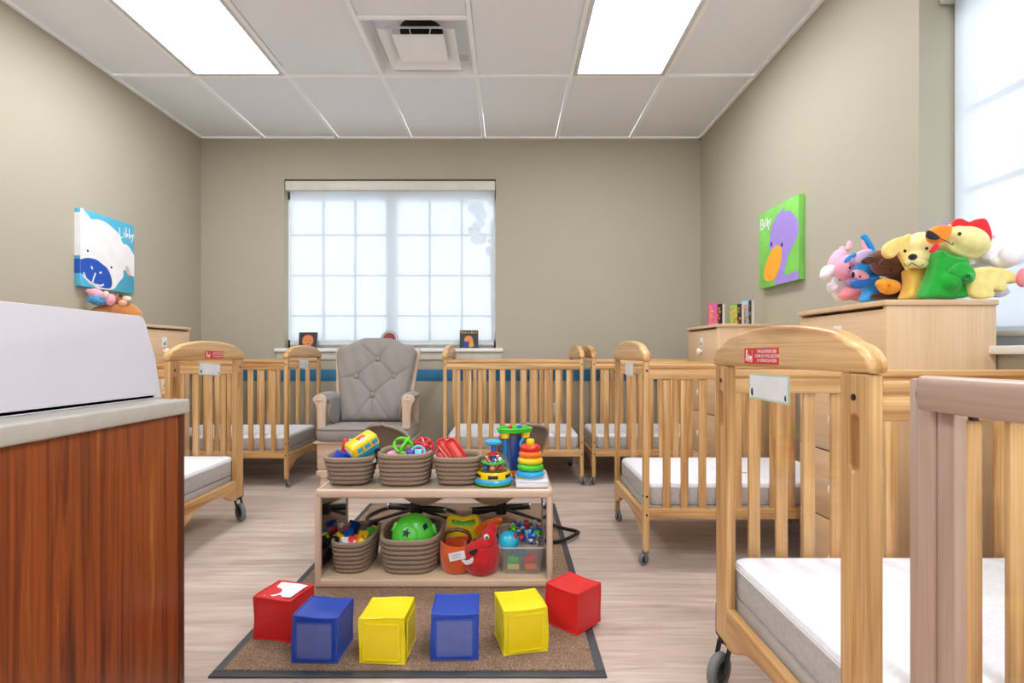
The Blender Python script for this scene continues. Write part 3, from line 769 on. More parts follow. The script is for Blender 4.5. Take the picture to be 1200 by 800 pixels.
# right: duck
t = thing('wall_picture', 'square green canvas of a purple duck with orange bill lettered Billy on the right wall', 'picture', (XR, 3.15, 1.55))
MB().box(-.035, 0, -.23, .23, -.23, .23, .003).build('canvas', plain('lime_paint', '#7ecb5a', .7, var=.12, vs=9), t)
M1 = T((-.035, 0, 0)) @ RYZn
duck = smoothpath([(.58,.10),(.66,.07),(.68,.12),(.80,.14),(.92,.24),(1.0,.34),(.98,.48),(.88,.58),(.76,.70),(.68,.84),(.72,.91),(1.01,.90),(1.01,1.01),(.46,1.01),(.50,.85),(.50,.6),(.30,.52),(.29,.40),(.34,.25),(.44,.16),(.50,.12)], 5)
m = MB(); m.solid([clip(uv(duck))], .0006, M1 @ T((0,0,.0006))); dk = m.build('duck_head', plain('painted_purple', '#a189d8', .7), t, smooth=False)
m = MB(); m.solid([uv(smoothpath([(.36,.54),(.48,.50),(.60,.56),(.60,.70),(.52,.84),(.38,.93),(.20,.91),(.14,.82),(.20,.68)], 5))], .0006, M1 @ T((0,0,.0014))); m.build('duck_bill', plain('painted_orange', '#f7a52c', .7), dk, smooth=False)
m = MB()
for (u, v) in ((.35,.46),(.62,.52)): m.solid([uv(smoothpath([(u-.025,v),(u,v-.03),(u+.025,v),(u,v+.03)], 5))], .0006, M1 @ T((0,0,.0022)))
m.build('painted_eyes', plain('painted_navy', '#17233f', .7), dk, smooth=False)
m = MB(); strokes(m, [uv([(.05,.08),(.055,.21)]), uv([(.05,.08),(.11,.09),(.11,.13),(.055,.145),(.12,.16),(.12,.20),(.055,.21)]), uv([(.155,.13),(.16,.205)]), uv([(.20,.09),(.205,.205)]), uv([(.24,.09),(.245,.205)]), uv([(.27,.13),(.29,.19)]), uv([(.33,.12),(.29,.19),(.26,.26)])], .009, .0012, M1)
m.build('lettering', plain('painted_white', '#ebe9ec', .7), t, smooth=False)

# ------------------------------------------------------------------ glider chair
GM = plain('grey_cotton_canvas', '#8f8783', .85, var=.06, vs=8, bmp=.12, sheen=.15, bs=600)
cx = -1.0
t = thing('glider_chair', 'grey tufted nursery glider with pale wooden frame in front of the window', 'armchair', (cx, 3.95, 0))
def back_cushion():
    nu, nv = 72, 72; V = []
    btn = [(.02, .875-.42), (-.13, .742-.42), (.15, .742-.42), (0.0, .605-.42)]
    lines = [(btn[0], btn[1]), (btn[0], btn[2]), (btn[1], btn[3]), (btn[2], btn[3]), (btn[1], (-.32, btn[1][1]-.02)), (btn[2], (.32, btn[2][1]+.10)), (btn[3], (-.12, 0)), (btn[3], (.0, 0)), (btn[3], (.13, 0)), (btn[0], (-.1, btn[0][1]+.1)), (btn[0], (.1, btn[0][1]+.1))]
    def seg(p, a, b):
        dx, dy = b[0]-a[0], b[1]-a[1]; l2 = dx*dx+dy*dy
        u = max(0, min(1, ((p[0]-a[0])*dx+(p[1]-a[1])*dy)/l2)); return math.hypot(p[0]-a[0]-u*dx, p[1]-a[1]-u*dy), u
    t_ = bmesh.new(); F, Bk = [], []
    for j in range(nv+1):
        v = j/nv; rf, rb = [], []
        for i in range(nu+1):
            u = -1 + 2*i/nu
            wv = .222 + .078*min(1, v*1.1) 
            ss = min(1, max(0, (abs(u)-.30)/.50)); ss = ss*ss*(3-2*ss); top = .622 - .05*ss + .012*math.cos(u*PI*.5) - (0 if abs(u) < .86 else (abs(u)-.86)**2*1.6)
            x = u*wv; z = v*top
            if v > .94: x *= 1 - .03*((v-.94)/.06)**2
            e = (1-u**6)*(1-(2*v-1)**8); e = max(e, 0)**.4
            th = .055*e
            d = 0
            for b_ in btn: r2 = math.hypot(x-b_[0], z-b_[1]); d += .010*math.exp(-(r2/.022)**2) + .010*math.exp(-(r2/.06)**2)
            for a_, b_ in lines:
                q, uu = seg((x, z), a_, b_); d += .009*math.exp(-(q/.008)**2)*e
            d += .003*math.sin(x*60+z*25)*e
            f = max(th + .018 - d, .004)
            rf.append(t_.verts.new((x, -f, z))); rb.append(t_.verts.new((x, .02*e**.5, z)))
        F.append(rf); Bk.append(rb)
    for j in range(nv):
        for i in range(nu):
            t_.faces.new((F[j][i], F[j][i+1], F[j+1][i+1], F[j+1][i])); t_.faces.new((Bk[j][i+1], Bk[j][i], Bk[j+1][i], Bk[j+1][i+1]))
    for j in range(nv):
        t_.faces.new((F[j+1][0], Bk[j+1][0], Bk[j][0], F[j][0])); t_.faces.new((F[j][nu], Bk[j][nu], Bk[j+1][nu], F[j+1][nu]))
    for i in range(nu):
        t_.faces.new((F[0][i+1], F[0][i], Bk[0][i], Bk[0][i+1])); t_.faces.new((F[nv][i], F[nv][i+1], Bk[nv][i+1], Bk[nv][i]))
    bmesh.ops.recalc_face_normals(t_, faces=t_.faces)
    return t_, btn
lean = Matrix.Rotation(R(-17), 4, 'X'); BK = T((.0, .0, .425)) @ lean
tb_, btn = back_cushion()
m = MB(); m.add(tb_, BK); bc = m.build('back_cushion', GM, t, ang=70)
for b_ in btn:
    MB().ell(BK @ Vector((b_[0], -.058, b_[1])), .019, .010, .019, lean, 16).build('tuft_button', GM, bc)
m = MB()
for sx in (-1, 1):
    m.loft([[(sx*.235, .015, 0), (sx*.262, .015, 0), (sx*.262, .04, 0), (sx*.235, .04, 0)], [(sx*.300, .015, .565), (sx*.322, .015, .565), (sx*.322, .04, .565), (sx*.300, .04, .565)]], M=BK)
m.box(-.3, .3, .02, .038, .47, .55, .004, M=BK); m.box(-.25, .25, .02, .038, .02, .09, .004, M=BK)
for k in range(5): m.box(-.2+.1*k-.015, -.2+.1*k+.015, .022, .034, .08, .48, .003, M=BK)
m.build('back_frame', beech('z'), t)
# seat cushion
secs = []
for (z, d) in ((.315, .03), (.325, .008), (.345, 0), (.385, 0), (.408, .012), (.42, .04), (.425, .09)):
    secs.append([(p[0], p[1]-.035, z) for p in rrect(.645-2*d, .52-2*d, .07, 6)])
m = MB(); m.loft(secs); m.build('seat_cushion', GM, t, ang=70)
m = MB(); m.tube([(p[0], p[1]-.035, .405) for p in rrect(.637, .512, .07, 6)], .004, 6, closed=True); m.build('cushion_piping', GM, t)
# arms
for sx in (-1, 1):
    xa = sx*.300
    ol = smoothpath([(xa+sx*.05,.60),(xa+sx*.035,.628),(xa,.638),(xa-sx*.035,.622),(xa-sx*.042,.58),(xa-sx*.036,.50),(xa-sx*.034,.34),(xa+sx*.012,.34),(xa+sx*.02,.50),(xa+sx*.028,.56)], 5)
    m = MB(); m.solid([ol if sx > 0 else ol[::-1]], .026, T((0, -.225, 0)) @ RXZ, .006, 2); m.build('arm_front', beech('z'), t)
    m = MB(); m.box(xa-.025, xa+.025, -.24, .12, .585, .612, .008, 3); m.box(xa-.018, xa+.018, .09, .12, .10, .60, .004); m.build('arm_rail', beech('y'), t)
    m = MB(); m.ell((xa, -.08, .622), .058, .165, .026); m.ell((xa-sx*.052, -.07, .52), .022, .155, .105); m.ell((xa-sx*.03, -.07, .60), .04, .16, .03)
    remesh(m.build('arm_cushion', GM, t), .009, 5)
# base
m = MB()
m.box(-.33, .33, -.275, .235, .305, .322, .005); m.build('seat_platform', beech('x'), t)
m = MB(); m.box(-.31, .31, -.262, -.24, .135, .305, .003); m.box(-.31, .31, .20, .222, .135, .305, .003); m.box(-.31, -.288, -.24, .2, .135, .305, .003); m.box(.288, .31, -.24, .2, .135, .305, .003)
m.build('base_panel', beech('x'), t)
m = MB(); m.box(-.315, .315, -.268, .228, .085, .125, .008, 3); m.box(-.30, .30, -.25, .21, .12, .137); m.build('base_moulding', beech('x'), t)
for sx in (-1, 1):
    m = MB(); m.solid([smoothpath([(-.27,0),(-.2,0),(-.12,.035),(0,.045),(.1,.035),(.17,0),(.24,0),(.24,.07),(.2,.09),(-.24,.09),(-.27,.07)], 4)], .045, T((sx*.262, 0, 0)) @ RYZ, .005, 2)
    m.build('runner_foot', beech('y'), t)

# ------------------------------------------------------------------ infant bouncers behind the shelf
TP = plain('taupe_mesh_fabric', '#7d6a5c', .85, var=.05, bmp=.2); CR = plain('cream_canvas', '#cfc1ae', .9)
def bouncer(label, x, y, rz, loops, seat_rz):
    t = thing('infant_bouncer', label, 'baby bouncer', (x, y, RUGZ), rz, 'infant bouncer seats behind the shelf')
    # profile along local y: head (near the camera, y<0) to foot; head high
    prof = [(-.222,.560,.015,-1),(-.220,.557,.055,-.9),(-.215,.549,.095,-.75),(-.208,.536,.128,-.5),(-.196,.512,.150,-.2),(-.17,.45,.155,.3),(-.11,.33,.15,.8),(-.04,.21,.14,1),(.04,.155,.135,1),(.14,.16,.125,1),(.22,.21,.11,.6),(.27,.25,.07,.2)]
    pr = []
    for i in range(len(prof)-1):
        for k in range(4):
            u = k/4; pr.append(tuple(prof[i][j]*(1-u)+prof[i+1][j]*u for j in range(4)))
    pr.append(prof[-1])
    def shell(off, inset=0):
        secs = []
        for (yy, zz, hwid, dip) in pr:
            row = []
            for k in range(13):
                u = -1+k/6; row.append((u*(hwid-inset), yy - .02*(1-u*u)*max(dip, 0), zz - .035*(1-u*u)*max(dip, 0) - .006*u*u*(dip < 0) + off))
            secs.append(row)
        return secs
    a = shell(0); b = [r[::-1] for r in shell(.010)]
    m = MB(); m.loft([ra+rb for ra, rb in zip(a, b)], True, True, True); m.build('seat_fabric', TP, t, ang=60)
    m = MB(); rim = [r[0] for r in a] + [r[k] for k in range(2, 12, 2) for r in (a[-1],)] + [r[-1] for r in a[::-1]] + [a[0][k] for k in range(10, 1, -2)]
    m.tube(rim, .008, 8, closed=True); m.build('seat_rim', plain('taupe_binding', '#97887a', .8), t)
    c = shell(-.016, .01); d = [r[::-1] for r in shell(-.006, .01)]
    m = MB(); m.loft([ra+rb for ra, rb in list(zip(c, d))[22:]], True, True, True); m.build('cream_liner', CR, t, ang=60)
    for q in t.children: q.rotation_euler = (0, 0, seat_rz)
    m = MB(); m.tube([(-.16, .03, .085), (.16, .03, .085)], .017, 12); m.box(-.028, .028, -.0, .06, .055, .125, .01, 3); m.box(-.02, .02, .01, .05, .105, .15, .008)
    m.build('pivot_bar', BLACKM(), t)
    m = MB(); m.tube([(-.165, .03, .085), (-.158, .03, .085)], .019, 12); m.tube([(.158, .03, .085), (.165, .03, .085)], .019, 12); m.build('end_caps', CHROME(), t)
    for lp in loops:
        m = MB(); m.tube(lp, .009, 10, smooth=5); m.build('base_tube', BLACKM(), t)
    m = MB(); m.tube([(.0, .03, .14), (0, .03, .165)], .012, 10); m.build('strut', BLACKM(), t)
    return t
bouncer('taupe infant bouncer seat behind the left baskets, before the glider', -.50, 2.86, R(-14),
        [[(0,.03,.085),(-.12,.0,.05),(-.24,-.02,.012),(-.30,.05,.012),(-.29,.2,.012),(-.2,.3,.012),(-.05,.31,.012),(.10,.28,.012),(.16,.2,.012),(.14,.08,.03),(.08,.04,.06),(0,.03,.085)]], R(-20))
bouncer('taupe infant bouncer seat behind the stacking rings, its black tube sticking out right', -.04, 2.86, R(16),
        [[(0,.03,.085),(.13,-.03,.05),(.27,-.14,.012),(.33,-.225,.012),(.31,-.265,.012),(.20,-.33,.012),(.08,-.30,.012),(-.05,-.22,.012),(-.08,-.1,.012)],
         [(0,.03,.085),(-.07,.1,.05),(-.11,.22,.012),(-.05,.3,.012),(.1,.3,.012),(.2,.25,.012)]], R(20))

# ------------------------------------------------------------------ shelf
SX0, SX1, SY0, SY1 = -.757, .168, 2.10, 2.475; SZ = .392; SB = .046
t = thing('toy_shelf', 'low two-level pale wooden toy shelf standing on the brown mat', 'shelf', ((SX0+SX1)/2, (SY0+SY1)/2, RUGZ))
a, b = (SX1-SX0)/2, (SY1-SY0)/2; zt, zb_ = SZ-RUGZ, SB-RUGZ
m = MB(); m.box(-a+.012, a-.012, -b+.022, b-.004, zt-.02, zt-.004, .001); m.build('top_board', plain('laminate_top', '#a9967f', .35), t)
m = MB(); m.box(-a+.004, a-.004, -b, -b+.024, zt-.034, zt, .008, 3); m.build('front_edge', beech('x'), t)
m = MB(); m.box(-a+.004, a-.004, b-.02, b, zt-.034, zt, .008, 3); m.build('back_edge', beech('x'), t)
for sx in (-1, 1):
    m = MB(); m.box(*sorted((sx*a, sx*(a-.022))), -b+.012, b-.006, zt-.034, zt+.0005, .008, 3); m.build('side_edge', beech('y'), t)
    for sy in (-1, 1):
        m = MB(); m.box(*sorted((sx*a, sx*(a-.024))), *sorted((sy*b, sy*(b-.026))), 0, zt-.01, .008, 3); m.build('corner_post', beech('z'), t)
    MI = plain('mirror_plastic', '#c9ccd0', .06, metal=1.0, var=.0)
    m = MB(); m.box(*sorted((sx*(a-.020), sx*(a-.016))), -b+.024, b-.024, zb_, zt-.03); m.build('mirror_panel', MI, t)
m = MB(); m.box(-a+.02, a-.02, -b+.008, b-.008, zb_-.018, zb_, .002); m.build('bottom_board', wood('shelf_board', '#dcc3a4', '#cfb190', 'x', .4), t)
m = MB(); m.box(-a+.02, a-.02, -b+.002, -b+.018, zb_-.034, zb_-.004, .006, 3); m.build('bottom_edge', beech('x'), t)

# ------------------------------------------------------------------ baskets
ROPE = rope_mat('brown_rope', '#9b8571', '#6a5648')
def basket(label, x, y, z, a, b, h, bot=.85, rz=0, rows=7, grp='coiled rope baskets on the toy shelf', sq=.55):
    t = thing('rope_basket', label, 'basket', (x, y, z), rz, grp)
    n = 64
    def sec(sc, zz, extra):
        A, B = a*sc+extra, b*sc+extra; out = []
        for p in range(n):
            th = 2*PI*p/n; c_, s_ = math.cos(th), math.sin(th); e = .62
            out.append((A*math.copysign(abs(c_)**e, c_), B*math.copysign(abs(s_)**e, s_), zz))
        return out
    secs = [sec(bot*.86, .0, -.004)]
    rr = h/rows/2
    for k in range(rows):
        for q in range(6):
            ph = -PI/2 + PI*(q+.5)/6; zz = (k+.5)*2*rr + rr*math.sin(ph); u = zz/h
            secs.append(sec(bot + (1-bot)*u**.8, zz, -rr*1.1 + rr*1.1*math.cos(ph)))
    for k in range(rows-1, -1, -1):
        for q in range(4):
            ph = PI/2 - PI*(q+.5)/4; zz = (k+.5)*2*rr + rr*math.sin(ph); u = zz/h
            if zz < .012: continue
            secs.append(sec(bot + (1-bot)*u**.8, zz, -.013 - rr*.4*math.cos(ph) ))
    secs.append(sec(bot*.8, .010, -.012))
    m = MB(); m.loft(secs, True, True); o = m.build('basket_wall', ROPE, t, ang=80)
    m = MB(); m.tube([(p[0], p[1], h) for p in sec(1, h, -.008)], .0065, 8, closed=True); m.build('rim_coil', rope_mat('rim_rope', '#a8957f', '#8a7663'), t)
    return t
ZT, ZB = SZ+.0005, SB+.0005
B1 = (-.652, 2.245); B2 = (-.430, 2.26); B3 = (-.213, 2.245)
basket('small rope basket holding the toy bus, leftmost on top of the shelf', *B1, ZT, .106, .105, .108, .74, rows=6)
basket('rope basket holding rattles and a pink ball, middle of the shelf top', *B2, ZT, .112, .122, .122, .88, rows=7)
basket('small rope basket holding red plastic scoops, third on the shelf top', *B3, ZT, .101, .10, .107, .78, rows=6)
basket('rope basket full of wooden blocks on the lower shelf, at its left', -.640, 2.275, ZB, .085, .15, .122, .86, rows=7)
basket('largest rope basket holding the green shape toy on the lower shelf', -.405, 2.29, ZB, .128, .175, .135, .88, rows=7)

# toys in basket: bus
RT = Matrix.Rotation
t = thing('toy_bus', 'yellow and blue toy bus tilted on the leftmost basket', 'toy bus', at(427, 526, 2.22)); fdir = Vector((-.72,-.52,-.46)).normalized(); up_ = Vector((-.25,-.42,.87)); up_ = (up_ - fdir*up_.dot(fdir)).normalized(); t.rotation_euler = Matrix(((-fdir).cross(up_), -fdir, up_)).transposed().to_euler(); t.scale = (1.12,)*3
YM, BM, RM, GR, OR = plas('yellow_plastic', '#f6cc0c'), plas('blue_plastic', '#1166c4'), plas('red_plastic', '#da1f22'), plas('green_plastic', '#45c531'), plas('orange_plastic', '#f5721a')
LB = plas('light_blue_plastic', '#2ea3dc'); WHP = plas('white_plastic', '#e6e6ea'); KP = plas('black_plastic', '#161618'); PK = plas('pink_plastic', '#e68fb8'); PU = plas('purple_plastic', '#4b2aa8')
MB().box(-.035, .035, -.055, .055, .0, .048, .012, 3).build('bus_body', YM, t)
MB().box(-.0355, .0355, -.0565, .045, -.016, .012, .006, 2).build('bus_lower_body', plas('teal_plastic', '#1487a8'), t)
MB().box(-.026, .026, -.0572, -.05, .008, .036, .004).build('windshield', plas('windshield_white', '#d7dfe8'), t)
for s in (-1, 1): 
    for k in range(3): MB().box(*sorted((s*.0345, s*.0362)), -.035+k*.03, -.013+k*.03, .016, .034, .002).build('side_window', plas('window_blue', '#37a7c9'), t)
MB().box(-.012, .012, -.01, .02, .047, .0495, .002).build('roof_patch', RM, t)
m = MB()
for s in (-1, 1):
    for yy in (-.035, .03): m.cyl((s*.026, yy, -.016), (s*.038, yy, -.016), .012, n=18)
m.build('wheels', KP, t)
def simple(name, label, cat, m, mat, group=None, **k):
    o = m.build(name, mat, None, **k); return tag(o, label, cat, group)
simple('toy_block', 'dark blue toy block beside the toy bus in the leftmost basket', 'toy', MB().box(-.03, .03, -.02, .02, -.03, .03, .005, M=T(at(399, 538, 2.2)) @ RT(R(30), 4, 'Z') @ RT(R(30), 4, 'Y')), plas('deep_blue_plastic', '#0a3fc4'))
t = thing('toy_book', 'red and pale blue toy peeking out behind the toy bus', 'toy', at(408, 519, 2.30)); t.rotation_euler = (R(-10), R(8), 0)
MB().box(-.022, .0, -.008, .008, -.04, .018, .003).build('red_panel', RM, t); MB().box(.001, .026, -.008, .008, -.04, .02, .003).build('blue_panel', plas('pale_blue_plastic', '#8cc9e0'), t)
t = thing('toy_car', 'small white and green toy car low in the leftmost basket', 'toy car', at(432, 541, 2.21)); t.rotation_euler = (0, R(-18), R(30))
MB().box(-.03, .03, -.014, .014, -.012, .01, .006, 3).build('car_body', WHP, t); MB().box(-.015, .015, -.013, .013, .008, .02, .006, 3).build('car_roof', plas('sea_green_plastic', '#3d8f6a'), t)
# basket 2: rattles
def ringball(label, c, r, tube, mat, rot=(0,0,0), n=3, name='toy_ring_ball'):
    t = thing(name, label, 'toy', c); t.rotation_euler = rot
    for k in range(n):
        m = MB(); m.torus((0,0,0), r, tube, RT(PI*k/n, 4, 'Z') @ RT(R(90), 4, 'X'), 32, 8); m.build('ring', mat, t)
    m = MB(); m.torus((0,0,0), r, tube, RT(R(4), 4, 'X'), 32, 8); m.build('ring', mat, t); return t
LG = plas('lime_plastic', '#5fd22a')
ringball('open lime green ring ball on top of the middle basket', at(473, 523, 2.24), .040, .006, LG, (R(25), R(30), 0), 2)
ringball('open red ring ball at the right of the middle basket', at(496, 524, 2.27), .040, .005, plas('pinkish_red_plastic', '#e0263c'), (R(60), R(20), 0), 3)
simple('toy_ball', 'pink ball in the middle basket beside the green ring ball', 'ball', MB().ell(at(461, 535.5, 2.22), .033, .033, .028), PK)
simple('toy_ball', 'small purple ball under the green ring ball', 'ball', MB().ell(at(481, 531.5, 2.18), .018, .018, .018), PU)
t = thing('toy_rattle', 'pale blue ring rattle lying in the middle basket at right', 'rattle', at(490, 530, 2.18)); t.rotation_euler = (R(65), 0, R(10))
MB().torus((0,0,0), .026, .005, None, 30, 8).build('ring', plas('sky_plastic', '#5fc3e2'), t); MB().box(-.014, .014, -.014, .014, -.006, .006, .004).build('middle', plas('sky_plastic', '#5fc3e2'), t)
simple('toy_ball', 'small white and red ball behind the purple ball', 'ball', MB().ell(at(471, 532, 2.27), .016, .016, .016), WHP)
# basket 3: red scoops
for k, (px_, py_, ry, rz_, s) in enumerate(((524, 527, -38, 8, 'back'), (534, 527, -34, 12, 'front'), (519, 535, -50, 25, 'low'))):
    t = thing('red_scoop', 'red plastic scoop %s of the three in the third basket' % {'back': 'standing at the left', 'front': 'leaning at the right', 'low': 'lying lowest at left'}[s], 'toy scoop', at(px_, py_, 2.235 + .015*(k == 0) + .02*(k==2)))
    t.rotation_euler = (R(-18), R(ry), R(rz_))
    m = MB(); m.solid([rrect(.042, .105 if s != 'low' else .07, .018, 6)], .006, T((0, 0, 0)) @ RXZ, .002, 2); m.build('scoop_base', RM, t)
    m = MB(); m.tube([(p[0], -.006, p[1]) for p in rrect(.040, .103 if s != 'low' else .068, .018, 6)], .005, 8, closed=True); m.build('scoop_rim', RM, t)
    m = MB(); m.solid([rrect(.018, .07 if s != 'low' else .04, .008, 5)], .006, T((0, -.006, 0)) @ RXZ, .002, 2); m.build('scoop_ridge', plas('coral_plastic', '#ea5a3c'), t)

# ball popper
t = thing('ball_popper_toy', 'domed push-down ball toy with blue plunger on the shelf top', 'toy', (-.065, 2.205, ZT))
MB().lathe([(0,0),(.070,0),(.078,.006),(.079,.012),(0,.012)]).build('base_foot', GR, t)
MB().lathe([(0,.010),(.079,.011),(.080,.018),(.074,.026),(.0,.027)]).build('base_ring', LB, t)
m = MB(); m.lathe([(.067,.024),(.067,.050),(.064,.054),(.056,.052),(.056,.026),(.064,.024)][:5], close=True); m.build('yellow_collar', YM, t)
for aa in (-90, -25, -155): 
    m = MB(); m.box(-.020, .020, -.0685, -.060, .030, .044, .003, M=RT(R(aa+90), 4, 'Z')); m.build('collar_window', KP, t)
MB().lathe([(.0625,.053),(.0625,.078),(.057,.101),(.043,.118),(.020,.127)]).build('clear_dome', clear('clear_plastic_dome', refl=.35), t)
MB().lathe([(0,.084),(.050,.084),(.050,.090),(0,.090)]).build('green_disc', GR, t)
MB().lathe([(0,.052),(.012,.052),(.012,.13),(0,.13)]).build('centre_post', plas('dark_teal_plastic', '#1b6f86'), t)
for k, (aa, cc) in enumerate(((-150,BM),(-95,OR),(-35,RM),(30,YM),(90,GR),(150,RM))):
    MB().ell((.034*math.cos(R(aa)), .034*math.sin(R(aa)), .066), .0125, .0125, .0125, n=16).build('ball', cc, t)
for k, (aa, cc) in enumerate(((-140,RM),(-80,BM),(-20,WHP),(60,RM))):
    MB().ell((.027*math.cos(R(aa)), .027*math.sin(R(aa)), .099), .010, .010, .009, n=14).build('ball', cc, t)
MB().lathe([(0,.118),(.026,.116),(.024,.124),(.014,.130),(0,.132)]).build('dome_cap', RM, t)
MB().lathe([(0,.128),(.012,.128),(.012,.160),(0,.160)]).build('plunger_stem', BM, t)
MB().lathe([(0,.156),(.026,.157),(.034,.163),(.033,.171),(.022,.177),(0,.178)]).build('plunger_knob', LB, t)
# stacking rings on white books
t = thing('picture_book', 'white book lying under the stacking ring toy', 'book', (.088, 2.205, ZT))
MB().box(-.062, .062, -.08, .08, 0, .022, .002).build('pages', plain('paper_white', '#e6e3ea', .6), t); MB().box(-.064, .064, -.082, .082, .0225, .0245, .001).build('cover', plain('cover_lilac', '#ded9e8', .4), t)
t = thing('stacking_rings_toy', 'rainbow stacking rings on a yellow peg at the right of the shelf top', 'toy', (.085, 2.200, ZT+.025))
MB().lathe([(0,0),(.05,0),(.05,.006),(.014,.01),(.013,.130),(.016,.134),(.017,.150),(.013,.156),(0,.157)]).build('peg', YM, t)
z = .002
for Rr, r, mt, h_ in ((.042, .0165, LB, .029), (.038, .0155, GR, .0275), (.036, .015, YM, .027), (.033, .0145, OR, .0265), (.029, .0135, RM, .025)):
    MB().torus((0,0,z+h_/2), Rr, r, None, 40, 16, h_/2/r).build('ring', mt, t); z += h_-.001
# tower toy
t = thing('marble_run_toy', 'toy ball tower with green tray top and blue columns behind the popper', 'toy', (.022, 2.36, ZT)); t.rotation_euler = (0,0,R(8))
tri = smoothpath([(-.065,-.045),(.0,-.052),(.06,-.035),(.07,.0),(.03,.045),(-.03,.05),(-.072,.0)], 5)
m = MB(); m.solid([tri], .014, T((0,0,.194)), .004, 2); m.build('tray', GR, t)
m = MB(); m.tube([(p[0], p[1], .203) for p in tri], .0055, 8, closed=True); m.build('tray_rim', GR, t)
m = MB()
for (x_, y_) in ((-.045,-.028),(.045,-.02),(-.005,.03)): MB().cyl((x_, y_, .165), (x_, y_, .188), .017, .019).build('collar', YM, t)
m = MB(); m.cyl((-.045,-.028,.01), (-.045,-.028,.166), .015); m.build('clear_column', clear('clear_blue_tube', (.55,.8,.95,1), refl=.4), t)
m = MB(); m.cyl((-.005,.03,.01), (-.005,.03,.166), .016); m.build('column', BM, t)
m = MB(); m.cyl((-.045,-.028,.01), (-.045,-.028,.16), .009); m.build('inner_spiral', LB, t)
m = MB(); m.box(-.018, .03, -.006, .006, .01, .175, .004); m.build('blue_panel', plas('navy_plastic', '#0d3a8f'), t)
m = MB(); m.tube([(.045,-.02,.17),(.02,-.035,.14),(.035,-.04,.10),(.012,-.03,.07),(.045,-.02,.03)], .006, 8, smooth=5); m.build('slide_tube', LB, t)
m = MB(); m.box(-.075, .07, -.05, .05, 0, .014, .006, 3); m.build('tower_base', YM, t)
m = MB(); m.box(-.02, .05, -.056, -.03, .012, .026, .005); m.build('ball_catcher', OR, t)
for (px_, mt) in ((-.018, RM), (.022, BM)): MB().ell((px_, -.0, .208), .010, .010, .010, n=14).build('ball', mt, t)

# lower shelf: blocks
bl = [(397, 623, 'grey-white', WHP), (414, 622, 'navy', plas('navy_plastic', '#0d3a8f')), (402, 629, 'red', RM), (426, 633, 'yellow', YM), (420, 638, 'amber', plas('amber_plastic', '#e9a411')), (396, 636, 'yellow', YM),
      (438, 622, 'black', KP), (434, 629, 'green-edged', GR), (413, 640, 'red', RM), (391, 640, 'black', KP), (405, 641, 'white', WHP), (439, 627, 'orange', plas('amber_plastic', '#e9a411')), (409, 631, 'blue', BM), (422, 642, 'golden', YM)]
for k, (px_, py_, nm, mt) in enumerate(bl):
    s = .019 if k not in (0, 1, 6) else .022
    D = 2.13 + (646-py_)*.011
    M_ = T(at(px_, py_-5, D)) @ RT(R(random.uniform(-40, 40)), 4, 'Z') @ RT(R(random.uniform(15, 50)), 4, 'X') @ RT(R(random.uniform(-30, 30)), 4, 'Y')
    wh = ('upper left', 'left', 'middle', 'right')[min(3, int((px_-388)/15))] + (' back' if py_ < 632 else ' front')
    simple('toy_block', '%s toy block in the block basket, at its %s' % (nm, wh), 'toy block', MB().box(-s, s, -s, s, -s*.8, s*.8, .002, M=M_), mt, 'toy blocks in the lower left basket')
simple('toy_blocks', 'jumble of mixed toy blocks filling the bottom of the block basket', 'toy blocks', MB().box(-.055, .055, -.10, .10, 0, .07, .01, M=T((-.640, 2.275, ZB+.012))), plain('mixed_blocks', '#8a5a3a', .6, var=.5, vs=30))['kind'] = 'stuff'
# green shape toy
t = thing('shape_sorter_toy', 'lime green shell shape sorter with star and diamond holes in the largest basket', 'toy', at(485, 627, 2.225)); t.rotation_euler = (R(74), R(16), R(8))
pr = [(.0,.034),(.03,.033),(.055,.027),(.072,.017),(.083,.003),(.088,-.006),(.086,-.016),(0,-.016)]
m = MB(); m.lathe(pr, n=48); gs = m.build('shell', plas('bright_green_plastic', '#57d43c'), t)
m = MB(); m.torus((-.026,.0,.029), .034, .0045, RT(R(-9), 4, 'Y'), 36, 10); m.build('raised_ring', plas('bright_green_plastic', '#57d43c'), t)
star = [(.019*math.cos(R(90+36*k)) * (1 if k % 2 == 0 else .48), .019*math.sin(R(90+36*k)) * (1 if k % 2 == 0 else .48)) for k in range(10)]
m = MB(); m.solid([star], .004, T((-.034,.002,.0325)) @ RT(R(-14), 4, 'Y')); m.build('star_hole', plas('hole_dark_blue', '#18244a'), t)
m = MB(); m.solid([[(-.012,0),(0,.016),(.012,0),(0,-.016)]], .004, T((.034,.044,.0275)) @ RT(R(16), 4, 'Y') @ RT(R(-20), 4, 'X')); m.build('diamond_hole', plas('hole_dark_blue', '#18244a'), t)
m = MB()
for aa in (-60, 200, 80): m.box(-.02, .02, .078, .094, -.016, .004, .005, M=RT(R(aa), 4, 'Z'))
m.build('shell_feet', plas('bright_green_plastic', '#57d43c'), t)
